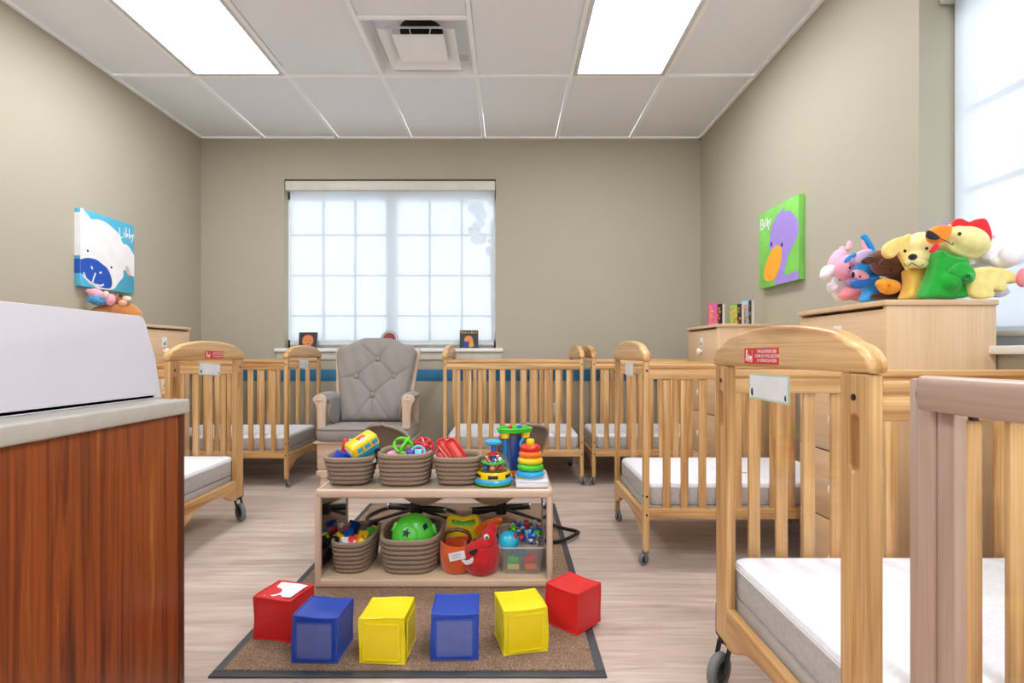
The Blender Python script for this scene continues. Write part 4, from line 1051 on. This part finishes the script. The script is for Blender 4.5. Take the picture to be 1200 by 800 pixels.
# felt bags
def bag(label, x, y, a, b, h, col, name='felt_bucket', tilt=0, cut=.0):
    t = thing(name, label, 'toy bag', (x, y, ZB)); mt = felt('felt_'+col[1:], col)
    n = 40; secs = []
    def ring(sc, z, ins=0, wob=0): return [((a*sc-ins)*math.cos(2*PI*k/n), (b*sc-ins)*math.sin(2*PI*k/n), z + wob*math.sin(2*PI*k/n*2+1)) for k in range(n)]
    for (u, sc) in ((0,.55),(.03,.72),(.12,.86),(.35,.97),(.65,1.0),(.9,.97),(1,.95)): secs.append(ring(sc, h*u, 0, .004*u))
    for (u, sc) in ((1,.95),(.7,.97),(.3,.92),(.1,.7)): secs.append(ring(sc, h*u+(.001 if u == 1 else 0), .005, .004*u))
    MB().loft(secs, True, True).build('bag_wall', mt, t, ang=70); return t, mt
t, mt = bag('orange felt bucket bag with a white paper label on the lower shelf', -.212, 2.19, .068, .07, .115, '#d8561a')
m = MB(); m.box(-.030, .034, -.0005, .0005, -.016, .016, M=T((.005, -.0735, .082)) @ RT(R(-12), 4, 'Y')); lb = m.build('paper_label', plain('paper_white', '#e6e3ea', .6), t, label='white paper label with faint writing')
m = MB(); 
for k, s_ in enumerate(('ANIMAL', 'PUPPETS')): m.text(s_, .0095, .0004, T((.005, -.0745, .087-.011*k)) @ RT(R(-12), 4, 'Y') @ RXZ)
m.build('label_writing', plain('grey_ink', '#83838c', .6), lb, smooth=False)
m = MB(); m.tube([(-.055,0,.11),(-.045,-.005,.150),(.0,-.01,.165),(.045,-.005,.15),(.055,0,.11)], .008, 10, smooth=5); m.build('bag_handle', plas('brown_felt', '#5a2a1a'), t)
t, mt = bag('yellow felt bucket bag standing behind the orange one', -.195, 2.335, .075, .06, .150, '#e9cf12')
m = MB(); m.tube([(-.06,-.02,.14),(-.055,-.03,.178),(.0,-.035,.170),(.05,-.03,.178),(.06,-.02,.14)], .012, 10, smooth=5); m.build('bag_handle', mt, t)
t = thing('green_toy_frog', 'bright green plastic toy lying across the yellow bag', 'toy', at(543, 614, 2.33))
m = MB(); m.ell((0,0,0), .058, .025, .013); m.ell((-.03,-.01,.012), .018, .015, .014); m.ell((.01,-.01,.014), .016, .012, .012); m.ell((.028,-.005,.012), .010, .01, .012); m.ell((-.045,-.005,.004), .02, .02, .01)
remesh(m.build('toy_body', plas('bright_green_plastic', '#57d43c'), t), .003, 3)
t = thing('orange_toy', 'orange plastic toy arm poking out above the red rooster bag', 'toy', at(573, 613, 2.28)); t.rotation_euler = (0, R(-18), R(-10))
m = MB(); m.tube([(-.06,0,-.02),(-.02,0,.0),(.04,-.005,.004)], .013, 12, smooth=4); m.ell((.045,-.005,.004), .02, .012, .014); m.tube([(-.05,-.01,-.03),(.0,-.015,-.016),(.045,-.02,-.014)], .008, 10, smooth=4)
m.build('toy_body', OR, t)
t, mt = bag('red felt rooster bag with a beady eye on the lower shelf', -.112, 2.172, .073, .072, .115, '#c3121a', 'rooster_bag')
m = MB(); m.ell((.03,-.01,.13), .032, .03, .05); m.ell((.042,-.005,.17), .02, .018, .03); m.ell((.0,-.035,.115), .035, .025, .028); m.ell((-.03,-.05,.105), .022, .018, .018); m.ell((.0,-.045,.06), .05, .03, .045)
remesh(m.build('rooster_head', mt, t), .004, 5)
MB().ell((.021,-.0365,.150), .011, .005, .012).build('eye_white', WHP, t); MB().ell((.023,-.041,.149), .006, .003, .007).build('pupil', plas('teal_eye', '#167a6c'), t)
MB().solid([smoothpath([(-.014,0),(.012,.012),(.018,.004),(.0,-.012)], 4)], .004, T((-.03,-.073,.105)) @ RXZ).build('beak', felt('black_felt', '#151212'), t)
MB().solid([smoothpath([(-.024,.006),(.0,.0),(.022,.010),(.018,-.010),(-.008,-.016)], 4)], .003, T((-.050,-.0665,.070)) @ RXZ @ RT(R(8), 4, 'Z')).build('white_wing_flap', felt('white_felt', '#ddd9dd'), t)
# clear bin
t = thing('clear_bin', 'clear plastic bin full of small toys at the right of the lower shelf', 'bin', (.050, 2.275, ZB))
secs = []
def rs(w_, d_, z): return [(p[0], p[1], z) for p in rrect(w_, d_, .02, 5)]
secs = [rs(.150,.25,0), rs(.156,.256,.004), rs(.172,.285,.105), rs(.185,.298,.106), rs(.185,.298,.112), rs(.170,.283,.112), rs(.168,.281,.105), rs(.152,.252,.006), rs(.15,.25,.004)]
MB().loft(secs, True, True).build('bin_wall', clear('cloudy_clear_plastic', refl=.25, haze=.16), t, ang=50)
m = MB(); m.tube([(p[0], p[1], .109) for p in rrect(.182, .295, .02, 5)], .0035, 8, closed=True); m.build('bin_rim', clear('cloudy_rim_plastic', refl=.4, haze=.55, hazecol=(.8,.82,.85,1)), t)
t = thing('toy_bowl', 'turquoise toy bowl leaning in the front of the clear bin', 'toy bowl', at(596, 634, 2.185)); t.rotation_euler = (R(70), R(5), 0)
MB().lathe([(0,.034),(.022,.031),(.035,.019),(.042,0),(.039,0),(.032,.017),(.020,.028),(0,.029)]).build('bowl', plas('turquoise_plastic', '#22b4d4'), t)
for px_, py_, s in ((602, 621, 'back'), (629, 627, 'right')):
    t = thing('toy_ball', 'lime green ball with black holes at the %s of the clear bin' % s, 'ball', at(px_, py_, 2.27 if s == 'back' else 2.24))
    MB().ell((0,0,0), .021, .021, .021).build('ball', LG, t)
    for (dx, dz) in ((-.003, 0), (.012, .01), (-.014, .009)): MB().ell((dx, -.0195+abs(dx)*.4, dz), .0045, .003, .005, n=10).build('hole', KP, t)
m = MB(); random.seed(3); mats = [plas('bead_blue', '#1248b8'), plas('bead_sky', '#4fb2e0'), plas('bead_white', '#d9dde2'), plas('bead_red', '#c52632'), plas('bead_teal', '#1c6f7a')]
for k in range(95):
    m.mi = random.choice([0,0,0,1,2,2,3,4])
    x_ = random.uniform(-.05, .075); y_ = random.uniform(-.10, .12); z_ = .10 + random.uniform(0, .05)*(1-abs(x_-.02)*4)
    m.ell((.05+x_, 2.275+y_, ZB+max(z_, .10)), *( [random.uniform(.007,.013)]*3 ), n=8)
o = m.build('toy_beads', mats); tag(o, 'heap of blue, white and red bead rattles topping the clear bin', 'beads', kind='stuff')
for i_, (x_, z_, s_, mt) in enumerate(((-.035,.018,'pale yellow',plas('pale_yellow_plastic', '#d8dc7a')), (.035,.018,'orange',OR), (.035,.046,'red',RM), (-.035,.046,'green',GR), (-.005,.07,'teal',plas('bead_teal', '#1c6f7a')))):
    simple('toy_block', '%s block seen through the front of the clear bin' % s_, 'toy block', MB().box(x_-.024, x_+.024, -.105, -.055, z_-.012, z_+.012, .004, M=T((.05, 2.275, ZB))), mt, 'blocks inside the clear bin')

# ------------------------------------------------------------------ soft vinyl cubes on the mat
def cube(label, corner, yaw, s, col, dark, pocket=None, paper=False, jit=0):
    """corner: world xy of the bottom front-left corner, yaw of the front edge"""
    t = thing('soft_cube', label, 'cube', (corner[0], corner[1], RUGZ), yaw, 'soft vinyl activity cubes on the mat')
    mt = vin('vinyl_'+col[1:], col)
    tt = bmesh.new(); bmesh.ops.create_cube(tt, size=1); bmesh.ops.subdivide_edges(tt, edges=tt.edges[:], cuts=9, use_grid_fill=True)
    rnd = random.Random(hash(label) % 1000 if False else len(label)*7+jit)
    ph = [rnd.uniform(0, 6) for _ in range(6)]
    for v in tt.verts:
        c = v.co.copy(); x_, y_, z_ = c
        e = sorted((abs(x_), abs(y_), abs(z_)))
        bul = .018*(1-(2*e[0])**4)*(1-(2*e[1])**2) if e[2] > .499 else 0
        c = c*(1+bul*1.6)
        c.x += .014*math.sin(z_*5+ph[0]) ; c.y += .012*math.sin(z_*4+x_*3+ph[1]); 
        if z_ > -.3: c.z += (.022*math.sin(x_*4+ph[2]) + .015*math.sin(y_*5+ph[3]))*max(0, z_+.3)
        v.co = Vector(((c.x+.5)*s, (c.y+.5)*s, max(0.0, (c.z+.5)*s)))
    m = MB(); m.add(tt); b_ = m.build('cube_body', mt, t, ang=50)
    m = MB(); e = .0; k = s
    for z_ in (.002, k):
        cs = [(0,0),(k,0),(k,k),(0,k)]; loop_ = [(cs[q][0]+(cs[(q+1)%4][0]-cs[q][0])*u/8, cs[q][1]+(cs[(q+1)%4][1]-cs[q][1])*u/8, z_) for q in range(4) for u in range(8)]
        m.tube(loop_, .0028, 6, closed=True)
    for (x_, y_) in ((0,0),(k,0),(k,k),(0,k)): m.tube([(x_, y_, k*u/8) for u in range(9)], .0028, 6)
    for v in m.bm.verts:
        x_, y_, z_ = v.co.x/s-.5, v.co.y/s-.5, v.co.z/s-.5
        v.co.x += .014*math.sin(z_*5+ph[0])*s; v.co.y += .012*math.sin(z_*4+x_*3+ph[1])*s
        if z_ > -.3: v.co.z += (.022*math.sin(x_*4+ph[2]) + .015*math.sin(y_*5+ph[3]))*max(0, z_+.3)*s
        v.co.z = max(v.co.z, 0)
    m.build('seam_piping', mt, t)
    if pocket:
        i = .014
        for fc, M_ in (('front', T((s/2, -.0058, s/2)) @ RXZ), ('right', T((s+.0058, s/2, s/2)) @ RYZ)):
            if fc == 'right' and pocket == 'front': continue
            m = MB(); m.solid([rrect(s-2*i, s-2*i, .003, 2)], .0012, M_); pk = m.build('clear_pocket', plain('pocket_film_blue', '#525f9c', .25, var=.06, vs=25) if col == '#1f44a8' else plain('pocket_film_yellow', '#e2c606', .25, var=.03), t, smooth=False)
            m = MB(); q = (s-2*i)/2
            for (x0_, x1_, y0_, y1_) in ((-q-.003, q+.003, q-.002, q+.003), (-q-.003, q+.003, -q-.003, -q+.002), (-q-.003, -q+.002, -q, q), (q-.002, q+.003, -q, q)): m.box(x0_, x1_, y0_, y1_, -.001, .0016, M=M_)
            m.build('pocket_hem', mt, pk)
    if paper:
        m = MB()
        pap = [(-.045,-.052),(-.03,-.045),(-.012,-.05),(.004,-.035),(.02,-.05),(.048,-.048),(.052,.045),(.02,.05),(-.05,.052),(-.046,.02),(-.03,.0),(-.044,-.02)]
        m.solid([pap], .001, T((s/2+.004, s/2, s*1.012+.002))); m.build('torn_paper_insert', plain('paper_white', '#e6e3ea', .6), t, smooth=False, label='torn white paper insert')
    return t
cube('red soft cube with torn white paper on top, leftmost on the mat', (-.815, 1.730), R(-11.5), .130, '#cf1a20', None, paper=True, jit=1)
cube('blue soft cube, the left of the two blue ones on the mat', (-.639, 1.597), R(-3), .133, '#1f44a8', None, 'front', jit=2)
cube('yellow soft cube, left one, between the two blue cubes', (-.440, 1.592), R(-3), .132, '#e8d20a', None, 'both', jit=3)
cube('blue soft cube, the right of the two blue ones, in the mat centre', (-.231, 1.603), R(2.5), .137, '#1f44a8', None, 'front', jit=4)
cube('yellow soft cube, right one, turned beside the rightmost red cube', (-.015, 1.628), R(13), .134, '#ead40a', None, 'front', jit=5)
cube('plain red soft cube, rightmost, standing on its own at the mat edge', (.124, 1.835), R(-43), .130, '#cf1a20', None, jit=6)

# ------------------------------------------------------------------ books and small things on ledges
def board_book(label, x, y, z, w_, h_, d_, col, rz=0, lean=0, face=None, group=None, title=None):
    t = thing('board_book', label, 'book', (x, y, z), rz, group)
    Ml = RT(R(lean), 4, 'X')
    MB().box(-w_/2, w_/2, .0012, d_-.0012, .001, h_-.001, M=Ml).build('pages', plain('page_block', '#d8d4c8', .7), t)
    m = MB(); m.box(-w_/2-.001, w_/2+.001, 0, .0012, 0, h_, M=Ml); m.box(-w_/2-.001, w_/2+.001, d_-.0012, d_, 0, h_, M=Ml); m.box(-w_/2-.001, -w_/2, 0, d_, 0, h_, M=Ml)
    cv = m.build('cover', plain('cover_'+col[1:], col, .35), t)
    if face == 'baby':
        m = MB(); m.solid([smoothpath([(-.045,.03),(-.035,.075),(.0,.09),(.035,.078),(.045,.035),(.02,.0),(-.02,.0)], 5)], .0006, Ml @ T((0, -.0005, .02)) @ RXZ); m.build('printed_face', plain('print_skin', '#d8854f', .5), cv, smooth=False)
        m = MB()
        for q in (-.016, .02): m.ell(Ml @ Vector((q, -.001, .065)), .005, .001, .004, n=10)
        m.solid([smoothpath([(-.01,.0),(.012,.0),(.0,-.006)], 4)], .0006, Ml @ T((0, -.0012, .038)) @ RXZ); m.build('printed_features', plain('print_dark', '#2b1712', .5), cv)
    if face == 'mix':
        m = MB(); m.solid([smoothpath([(-.03,.0),(-.03,.04),(.0,.055),(.03,.04),(.03,.0)], 5)], .0006, Ml @ T((-.003, -.0005, .05)) @ RXZ); m.build('printed_face', plain('print_skin', '#d8854f', .5), cv, smooth=False)
        m = MB(); m.box(-.045, .0, -.001, 0, .01, .055, M=Ml @ RT(R(4), 4, 'Y')); m.build('printed_blue_shape', plain('print_blue', '#1d3f9a', .5), cv)
        m = MB(); m.box(.005, .045, -.001, 0, .005, .05, M=Ml @ RT(R(-12), 4, 'Y')); m.build('printed_yellow_shape', plain('print_yellow', '#d9a92c', .5), cv)
    if title:
        m = MB(); m.text(title, w_*.19, .0004, Ml @ T((0, -.0008, h_-.018)) @ RXZ); m.build('title_print', plain('print_yellow', '#d9c92c', .5), cv, smooth=False)
    return t
SILL = WZ0+.0005; sy = YB-.025
bx = at(360.5, 0, sy).x
board_book('dark board book with a baby face cover at the left of the window sill', bx, sy, SILL, .150, .133, .015, '#3a2f33', 0, -6, 'baby')
bx = at(549.5, 0, sy).x
board_book('dark board book with yellow title at the right of the window sill', bx, sy, SILL, .152, .150, .015, '#26262e', 0, -6, 'mix', title='Peek-a-Boo!')
t = thing('round_board_book', 'round board book with a red and white cover on the sill above the glider', 'book', at(456.5, 396, YB-.015)); t.location.z = SILL
m = MB(); m.lathe([(0,0),(.072,0),(.072,.014),(0,.014)], (0, .0, .072), 40, RT(R(84), 4, 'X')); m.build('cover', plain('cover_grey', '#8d8a86', .4), t)
m = MB(); m.solid([smoothpath([(-.045,-.01),(-.03,.03),(.0,.04),(.035,.028),(.045,-.01),(.0,-.02)], 5)], .0006, T((0, -.0152, .085)) @ RT(R(-6), 4, 'X') @ RXZ); m.build('printed_picture', plain('print_red', '#8e2a26', .5), t, smooth=False)
m = MB(); m.torus((0, -.0145, .073), .062, .003, RT(R(84), 4, 'X'), 40, 6); m.build('cover_edge', WHITE(), t)
# small books on the far right cabinet, standing open-side to the room
def upright(label, x, y, rz, w_, h_, d_, c1, c2):
    t = thing('board_book', label, 'book', (x, y, DT+.0005), rz, 'small upright books on the far right cabinet')
    MB().box(-w_/2, w_/2, -d_/2+.0015, d_/2-.0015, .001, h_-.002).build('pages', plain('page_block', '#d8d4c8', .7), t)
    m = MB(); m.box(-w_/2-.001, w_/2+.001, -d_/2, -d_/2+.0015, 0, h_); m.build('front_cover', plain('cover_'+c1[1:], c1, .35), t)
    m = MB(); m.box(-w_/2-.001, w_/2+.001, d_/2-.0015, d_/2, 0, h_); m.box(-w_/2-.002, -w_/2-.001, -d_/2, d_/2, 0, h_); m.build('spine', plain('cover_'+c2[1:], c2, .35), t)
    m = MB(); 
    for k in range(5): m.ell((random.uniform(-.03,.03)*w_/.1, -d_/2, h_*(.15+.16*k)), .012, .0008, .010, n=10)
    m.build('cover_print', plain('print_mixed', '#e08a3a', .5, var=.6, vs=40), t)
yb = 3.36
upright('pink board book standing leftmost on the far right cabinet', at(835, 0, yb).x, yb, R(-6), .050, .135, .020, '#d85a98', '#c24a86')
upright('dark board book with a white edge beside the pink one', at(844, 0, yb).x, yb, R(-70), .055, .13, .020, '#2c1d22', '#e5e2ea')
upright('lime green board book in the middle of the cabinet books', at(859.5, 0, yb).x, yb, R(-15), .040, .125, .018, '#8fbf4a', '#6fa33a')
upright('dark navy board book leaning just right of the lime one', at(866.5, 0, yb).x, yb, R(-75), .06, .13, .020, '#22243c', '#b9bcd8')
upright('pale blue board book, second from the right of the cabinet books', at(873, 0, yb).x, yb, R(-40), .04, .15, .016, '#8fc0d4', '#6fa8c2')
upright('grey and black board book, rightmost of the cabinet books', at(878.5, 0, yb).x, yb, R(-80), .06, .152, .020, '#3a3c44', '#c9d2dc')
t = thing('night_light', 'tiny white knob-shaped monitor at the wall end of the far right cabinet', 'monitor', (at(906, 0, 3.4).x, 3.38, DT+.0005))
MB().lathe([(0,0),(.020,0),(.020,.004),(.010,.012),(.013,.03),(.013,.036),(0,.038)]).build('body', WHP, t)

# ------------------------------------------------------------------ plush puppets on the right cabinet
def soft(name, parts, mat, parent, vox=.0045, it=6, label=None):
    """parts: (px, py, D, rx_px, ry_px, rdepth_m, rot_deg) ellipsoids"""
    m = MB()
    for p in parts:
        px_, py_, D, rx, ry, rd = p[:6]; rot = p[6] if len(p) > 6 else 0
        c = at(px_, py_, D) - parent.location
        k = D/F_PX
        m.ell(c, rx*k, rd, ry*k, RT(R(rot), 4, 'Y'), 20)
    return remesh(m.build(name, mat, parent, label=label), vox, it)
def pillow(name, ol, D, depth, mat, parent, vox=.0045, it=10, ells=(), sm=5, tilt=0):
    """cloth shape: outline points (px, py) at distance D, stuffed to a real thickness"""
    pts = [at(a, b, D) - parent.location for a, b in ol]
    P = [(p.x, p.z) for p in pts]; yy = D - parent.location.y
    if sum(P[i][0]*P[(i+1) % len(P)][1] - P[(i+1) % len(P)][0]*P[i][1] for i in range(len(P))) < 0: P = P[::-1]
    m = MB(); m.solid([smoothpath(P, sm)], depth, T((0, yy, 0)) @ RXZ, min(depth*.3, .008), 2)
    for p in ells:
        k = p[2]/F_PX; m.ell(at(*p[:3]) - parent.location, p[3]*k, p[5], p[4]*k, RT(R(p[6] if len(p) > 6 else 0), 4, 'Y'), 20)
    return remesh(m.build(name, mat, parent), vox, it)
def eye(px_, py_, D, r, parent, mat=None):
    c = at(px_, py_, D) - parent.location
    return MB().ell(c, r, r*.6, r, n=12).build('eye', mat or plain('glossy_black_eye', '#120e0e', .15), parent)
def line3(name, pts, r, mat, parent):
    m = MB(); m.tube([at(*p) - parent.location for p in pts], r, 6, smooth=4); return m.build(name, mat, parent)
def pup(name, label, px_, D):
    v = at(px_, 0, D); return thing(name, label, 'puppet', (v.x, v.y, DT+.0005), 0, 'plush animal hand puppets on the right cabinet')
BLK = felt('black_thread', '#1a1414')
# rooster / chick
pY, pG, pR, pO = felt('plush_pale_yellow', '#efe09a'), felt('plush_green', '#12a22c'), felt('plush_red', '#dc1420'), felt('plush_orange', '#f08a1c')
t = pup('rooster_puppet', 'plush rooster puppet with red comb and green body on the cabinet edge', 1112, 1.84)
pillow('head', [(1106,266),(1120,262),(1142,265),(1155,274),(1158,287),(1150,298),(1136,304),(1118,300),(1106,292),(1102,280)], 1.83, .05, pY, t, ells=[(1132,283,1.825,23,17,.058,12),(1117,278,1.825,13,13,.05)])
pillow('comb', [(1114,267),(1118,258),(1125,256),(1134,260),(1143,257),(1152,256),(1157,262),(1161,276),(1159,283),(1152,284),(1149,275),(1140,268),(1126,266)], 1.81, .022, pR, t, .0035, 4)
pillow('beak', [(1088,272),(1094,266),(1103,264),(1112,266),(1111,274),(1105,284),(1096,285),(1089,281)], 1.795, .04, pO, t, .004, 8)
m = MB(); m.solid([smoothpath([((q[0]-1092)*.0028, -(q[1]-275)*.0028) for q in [(1087,270),(1094,273),(1101,279),(1097,281),(1090,280),(1086,277)]][::-1], 4)], .012, T(at(1092, 275, 1.768)-t.location) @ RXZ, .003); m.build('mouth', felt('plush_black', '#1b1216'), t)
pillow('wattle', [(1091,291),(1096,285),(1100,286),(1099,291),(1093,296),(1089,295)], 1.772, .012, pR, t, .003, 4)
eye(1124.5, 274, 1.762, .0062, t); line3('mouth_line', [(1101,279,1.768),(1110,283,1.762),(1116,287,1.760),(1117,284,1.760)], .0012, BLK, t)
pillow('green_body', [(1097,294),(1104,298),(1114,302),(1128,303),(1130,312),(1135,325),(1133,345),(1124,349.5),(1108,350),(1092,349),(1080,349),(1081,342),(1088,325),(1093,308)], 1.815, .06, pG, t, .005, 6, ells=[(1110,330,1.80,14,14,.045)])
pillow('green_arm', [(1112,318),(1122,308),(1131,308),(1140,317),(1141,326),(1136,332),(1128,333),(1119,327)], 1.77, .028, pG, t, .004, 6, ells=[(1134,325,1.762,6,6,.018)])
m = MB(); m.torus(at(1133, 325, 1.746)-t.location, .010, .0035, RT(R(90), 4, 'X'), 20, 8); m.build('sleeve_hem', felt('plush_dark_green', '#0c7a20'), t)
pillow('yellow_tail', [(1134,318),(1150,313),(1168,314),(1182,318),(1189,325),(1187,332),(1176,332),(1178,339),(1170,342),(1160,339),(1163,346),(1156,350),(1140,349),(1133,340)], 1.785, .032, felt('plush_soft_yellow', '#eedb88'), t, .004, 6)
# golden dog
pD, pDg = felt('plush_cream_yellow', '#f0e2a0'), felt('plush_gold', '#e8bf55')
t = pup('dog_puppet', 'plush yellow dog puppet with black nose, left of the rooster', 1075, 1.92)
soft('head', [(1079,291,1.90,19,19,.055,0),(1076,304,1.885,15,10,.05)], pD, t)
soft('muzzle', [(1069,308,1.85,9,6.5,.020),(1079,309,1.85,9,6,.020)], pD, t, .004)
pillow('ear', [(1066,274),(1058,277),(1050,279),(1040,284),(1034,291),(1035,299),(1041,303),(1048,301),(1051,296),(1054,301),(1060,312),(1064,318),(1066,310),(1062,298),(1064,286)], 1.875, .026, felt('plush_ear_yellow', '#efd27c'), t, .004, 6)
soft('nose', [(1069.5,301,1.812,5,4,.012)], felt('plush_black', '#1b1216'), t, .003, 3)
eye(1060.5, 294, 1.838, .0055, t); eye(1086, 291, 1.838, .0055, t)
line3('mouth_line', [(1059,308,1.833),(1063,312,1.826),(1069,308.5,1.822),(1078,312.5,1.826),(1084,307,1.836)], .0013, BLK, t)
pillow('body', [(1062,316),(1072,313),(1090,311),(1094,318),(1088,332),(1082,350),(1060,350.5),(1057,349),(1062,336),(1062,324)], 1.90, .06, pDg, t, .005, 6)
soft('back_body', [(1078,330,1.95,15,18,.04)], pDg, t, .006)
# brown puppet
t = pup('brown_puppet', 'dark brown plush puppet with an orange muzzle, left of the dog', 1040, 1.99)
pB = felt('plush_brown', '#6a3f28')
soft('head', [(1040,309,1.97,18,15,.055,10),(1030,302,1.97,10,9,.045),(1052,318,1.98,11,12,.05)], pB, t)
soft('muzzle', [(1042,336,1.94,13,9,.032,5),(1036,332,1.94,9,6,.03)], felt('plush_amber', '#ec9a26'), t)
pillow('ear', [(1009,306),(1013,302),(1020,300),(1025,303),(1022,308),(1014,310)], 1.955, .016, felt('plush_dark_brown', '#4c2a1c'), t, .0035, 4)
pillow('ear', [(1031,311),(1034,303),(1042,303),(1052,309),(1048,312)], 1.918, .012, felt('plush_cocoa', '#5d3624'), t, .0035, 4)
eye(1044, 316, 1.915, .0052, t); soft('body', [(1052,338,2.0,16,13,.045),(1040,347,2.0,20,5,.04)], felt('plush_dark_brown', '#4c2a1c'), t)
soft('nostril', [(1042,334,1.905,2,2,.004)], felt('plush_rust', '#c86a1c'), t, .002, 1)
# blue donkey
pBl, pLi, pPk = felt('plush_blue', '#2396dc'), felt('plush_lilac', '#cdb2dc'), felt('plush_pink', '#f0a5bc')
t = pup('donkey_puppet', 'blue long-eared plush puppet with pink muzzle, left of the brown one', 1015, 2.08)
soft('head', [(1014,315,2.07,12,14,.045,15),(1020,304,2.08,9,12,.04)], pBl, t)
pillow('tall_ear', [(1009,276),(1011,274),(1015,275),(1021,284),(1025,292),(1026,301),(1019,303),(1020,295),(1015,286),(1010,280)], 2.07, .018, pBl, t, .0035, 4)
pillow('ear_lining', [(1010,280),(1014,286),(1018,295),(1014,296),(1011,290)], 2.05, .012, pPk, t, .003, 3)
pillow('bonnet', [(1003,297),(1010,293),(1019,292),(1020,296),(1012,303),(1006,310),(1001,309),(999,303)], 2.04, .03, pLi, t, .004, 5)
pillow('bent_ear', [(989,307),(991,302),(997,298),(1002,296),(1003,300),(997,303),(993,308)], 2.03, .016, felt('plush_mid_blue', '#3a86d8'), t, .0035, 4)
pillow('muzzle', [(999,318),(1004,316),(1012,319),(1017,324),(1014,328),(1006,329),(1000,326)], 2.01, .035, pPk, t, .004, 6)
soft('nose', [(999.5,322,1.985,1.8,4,.008)], felt('plush_black', '#1b1216'), t, .002, 2)
eye(1008, 324, 1.985, .004, t); pillow('arm', [(998,329),(1010,328),(1021,327),(1020,333),(1010,338),(1000,338),(997,334)], 2.005, .03, felt('plush_deep_blue', '#0f62b8'), t, .004, 5)
pillow('body', [(1012,334),(1022,326),(1034,330),(1040,345),(1036,352),(1012,353.5),(1010,350),(1014,342)], 2.04, .06, pBl, t, .005, 5, ells=[(1018,322,2.07,11,13,.035)])
# pink unicorn and pink pig
t = pup('unicorn_puppet', 'pale pink plush puppet with white muzzle and paw, leftmost of the puppets', 978, 2.22)
soft('head', [(981,307,2.22,9,12,.04,20),(984,300,2.22,8,8,.035)], felt('plush_rose', '#f0b4cc'), t)
soft('muzzle', [(971,318,2.20,9,7.5,.032,-25),(966,323,2.19,5,5,.024)], felt('plush_white', '#ece8ee'), t)
soft('ear', [(995,288,2.22,3.2,6.5,.012,5),(987,292,2.22,4,4,.014)], felt('plush_light_pink', '#f3bccd'), t, .0035)
soft('paw', [(976,337,2.19,7,5.5,.022,-15),(972,334,2.18,3,3,.014)], felt('plush_white', '#ece8ee'), t, .004)
soft('body', [(983,335,2.22,8,14,.04),(986,345,2.22,8,8,.04)], felt('plush_white', '#ece8ee'), t)
eye(979, 314, 2.175, .003, t)
t = pup('pig_puppet', 'pink plush pig puppet with purple snout between the pale and blue ones', 996, 2.15)
soft('head', [(991,315,2.14,12,14,.045,-15),(995,307,2.14,8,9,.04)], felt('plush_pink', '#f0a5bc'), t)
soft('inner_ear', [(999,307,2.09,3.5,6,.010,-15)], felt('plush_mauve', '#b87fb0'), t, .003)
soft('snout', [(995,331,2.10,4,4.5,.012)], felt('plush_mauve', '#b87fb0'), t, .003)
eye(996, 313.5, 2.09, .0046, t); eye(984, 328, 2.09, .003, t)
soft('body', [(1000,342,2.13,12,9,.045),(992,346,2.14,8,6,.04),(1006,347,2.12,7,6,.03)], felt('plush_coral_pink', '#ea8f9e'), t)
# white puppet at the wall
t = pup('white_puppet', 'white plush puppet with a pink paw slumped by the window, rightmost', 1150, 1.93)
soft('body', [(1166,296,1.83,19,15,.03,-5),(1150,306,1.88,14,14,.03),(1186,299,1.775,14,13,.03,-20),(1176,306,1.80,14,9,.03),(1172,343,1.83,11,5.5,.02,-10)], felt('plush_white', '#ece8ee'), t)
soft('leg', [(1164,332,1.85,13,9,.02),(1146,330,1.88,12,16,.03)], felt('plush_white', '#ece8ee'), t)
soft('pink_paw', [(1199,325,1.76,7,12,.018,8)], felt('plush_rose_pink', '#e88a98'), t)
soft('care_tag', [(1139,307,1.83,4.5,3.5,.003,-20)], felt('tag_fabric', '#dcdce2'), t, .002, 1)
soft('pink_tuft', [(1164,277,1.90,3,2,.008,-30)], felt('plush_light_pink', '#f3bccd'), t, .003, 1)
t = pup('purple_puppet', 'sliver of a purple plush puppet showing behind the dog and rooster', 1106, 1.98)
soft('head', [(1107,276,1.98,9,16,.03,0),(1107,300,1.98,12,18,.035),(1108,330,1.98,14,20,.035)], felt('plush_violet', '#8a6fc8'), t)

# ------------------------------------------------------------------ plush on the left cabinet
t = thing('teddy_bear', 'orange brown plush bear lying on the left cabinet behind the white tray', 'teddy bear', (at(135, 0, 3.3).x, 3.34, DT+.0005), 0)
tb2 = felt('plush_tan', '#b9773c')
soft('body', [(146,365,3.32,17,11,.07,8),(128,367,3.32,22,11,.06),(157,369,3.32,9,8,.05,20)], tb2, t, .006)
soft('head', [(141,352,3.30,7,7,.035)], felt('plush_russet', '#9c5a34'), t, .005)
soft('ear', [(141.5,346,3.28,2.5,2.5,.01)], felt('plush_dark_brown', '#4c2a1c'), t, .003, 2)
soft('pale_face', [(149,350,3.28,5,3.5,.02,10)], felt('plush_cream', '#d9cdb8'), t, .004)
soft('arm', [(144,355,3.27,5,4,.02)], felt('plush_peach', '#d8a58c'), t, .004)
t = thing('plush_doll', 'small pink plush doll with blue spotted skirt lying on the brown bear', 'doll', (at(118, 0, 3.27).x, 3.27, DT+.1))
soft('body', [(112,344,3.26,8,6.5,.035,10),(122,348,3.26,10,6,.03,15),(130,351,3.26,5,7,.03)], felt('plush_doll_pink', '#dda0b2'), t, .005)
soft('foot', [(104,341,3.26,3,3,.015)], felt('plush_doll_rose', '#e0a3b4'), t, .004)
soft('skirt', [(115,352,3.245,10,6,.035,5),(107,351,3.24,5,4,.02)], plain('spotted_cotton', '#4f8fc0', .9, var=.75, vs=160), t, .004)
soft('collar', [(124,345,3.235,4,4.5,.012,10)], felt('plush_floral', '#d8c8c4'), t, .004)
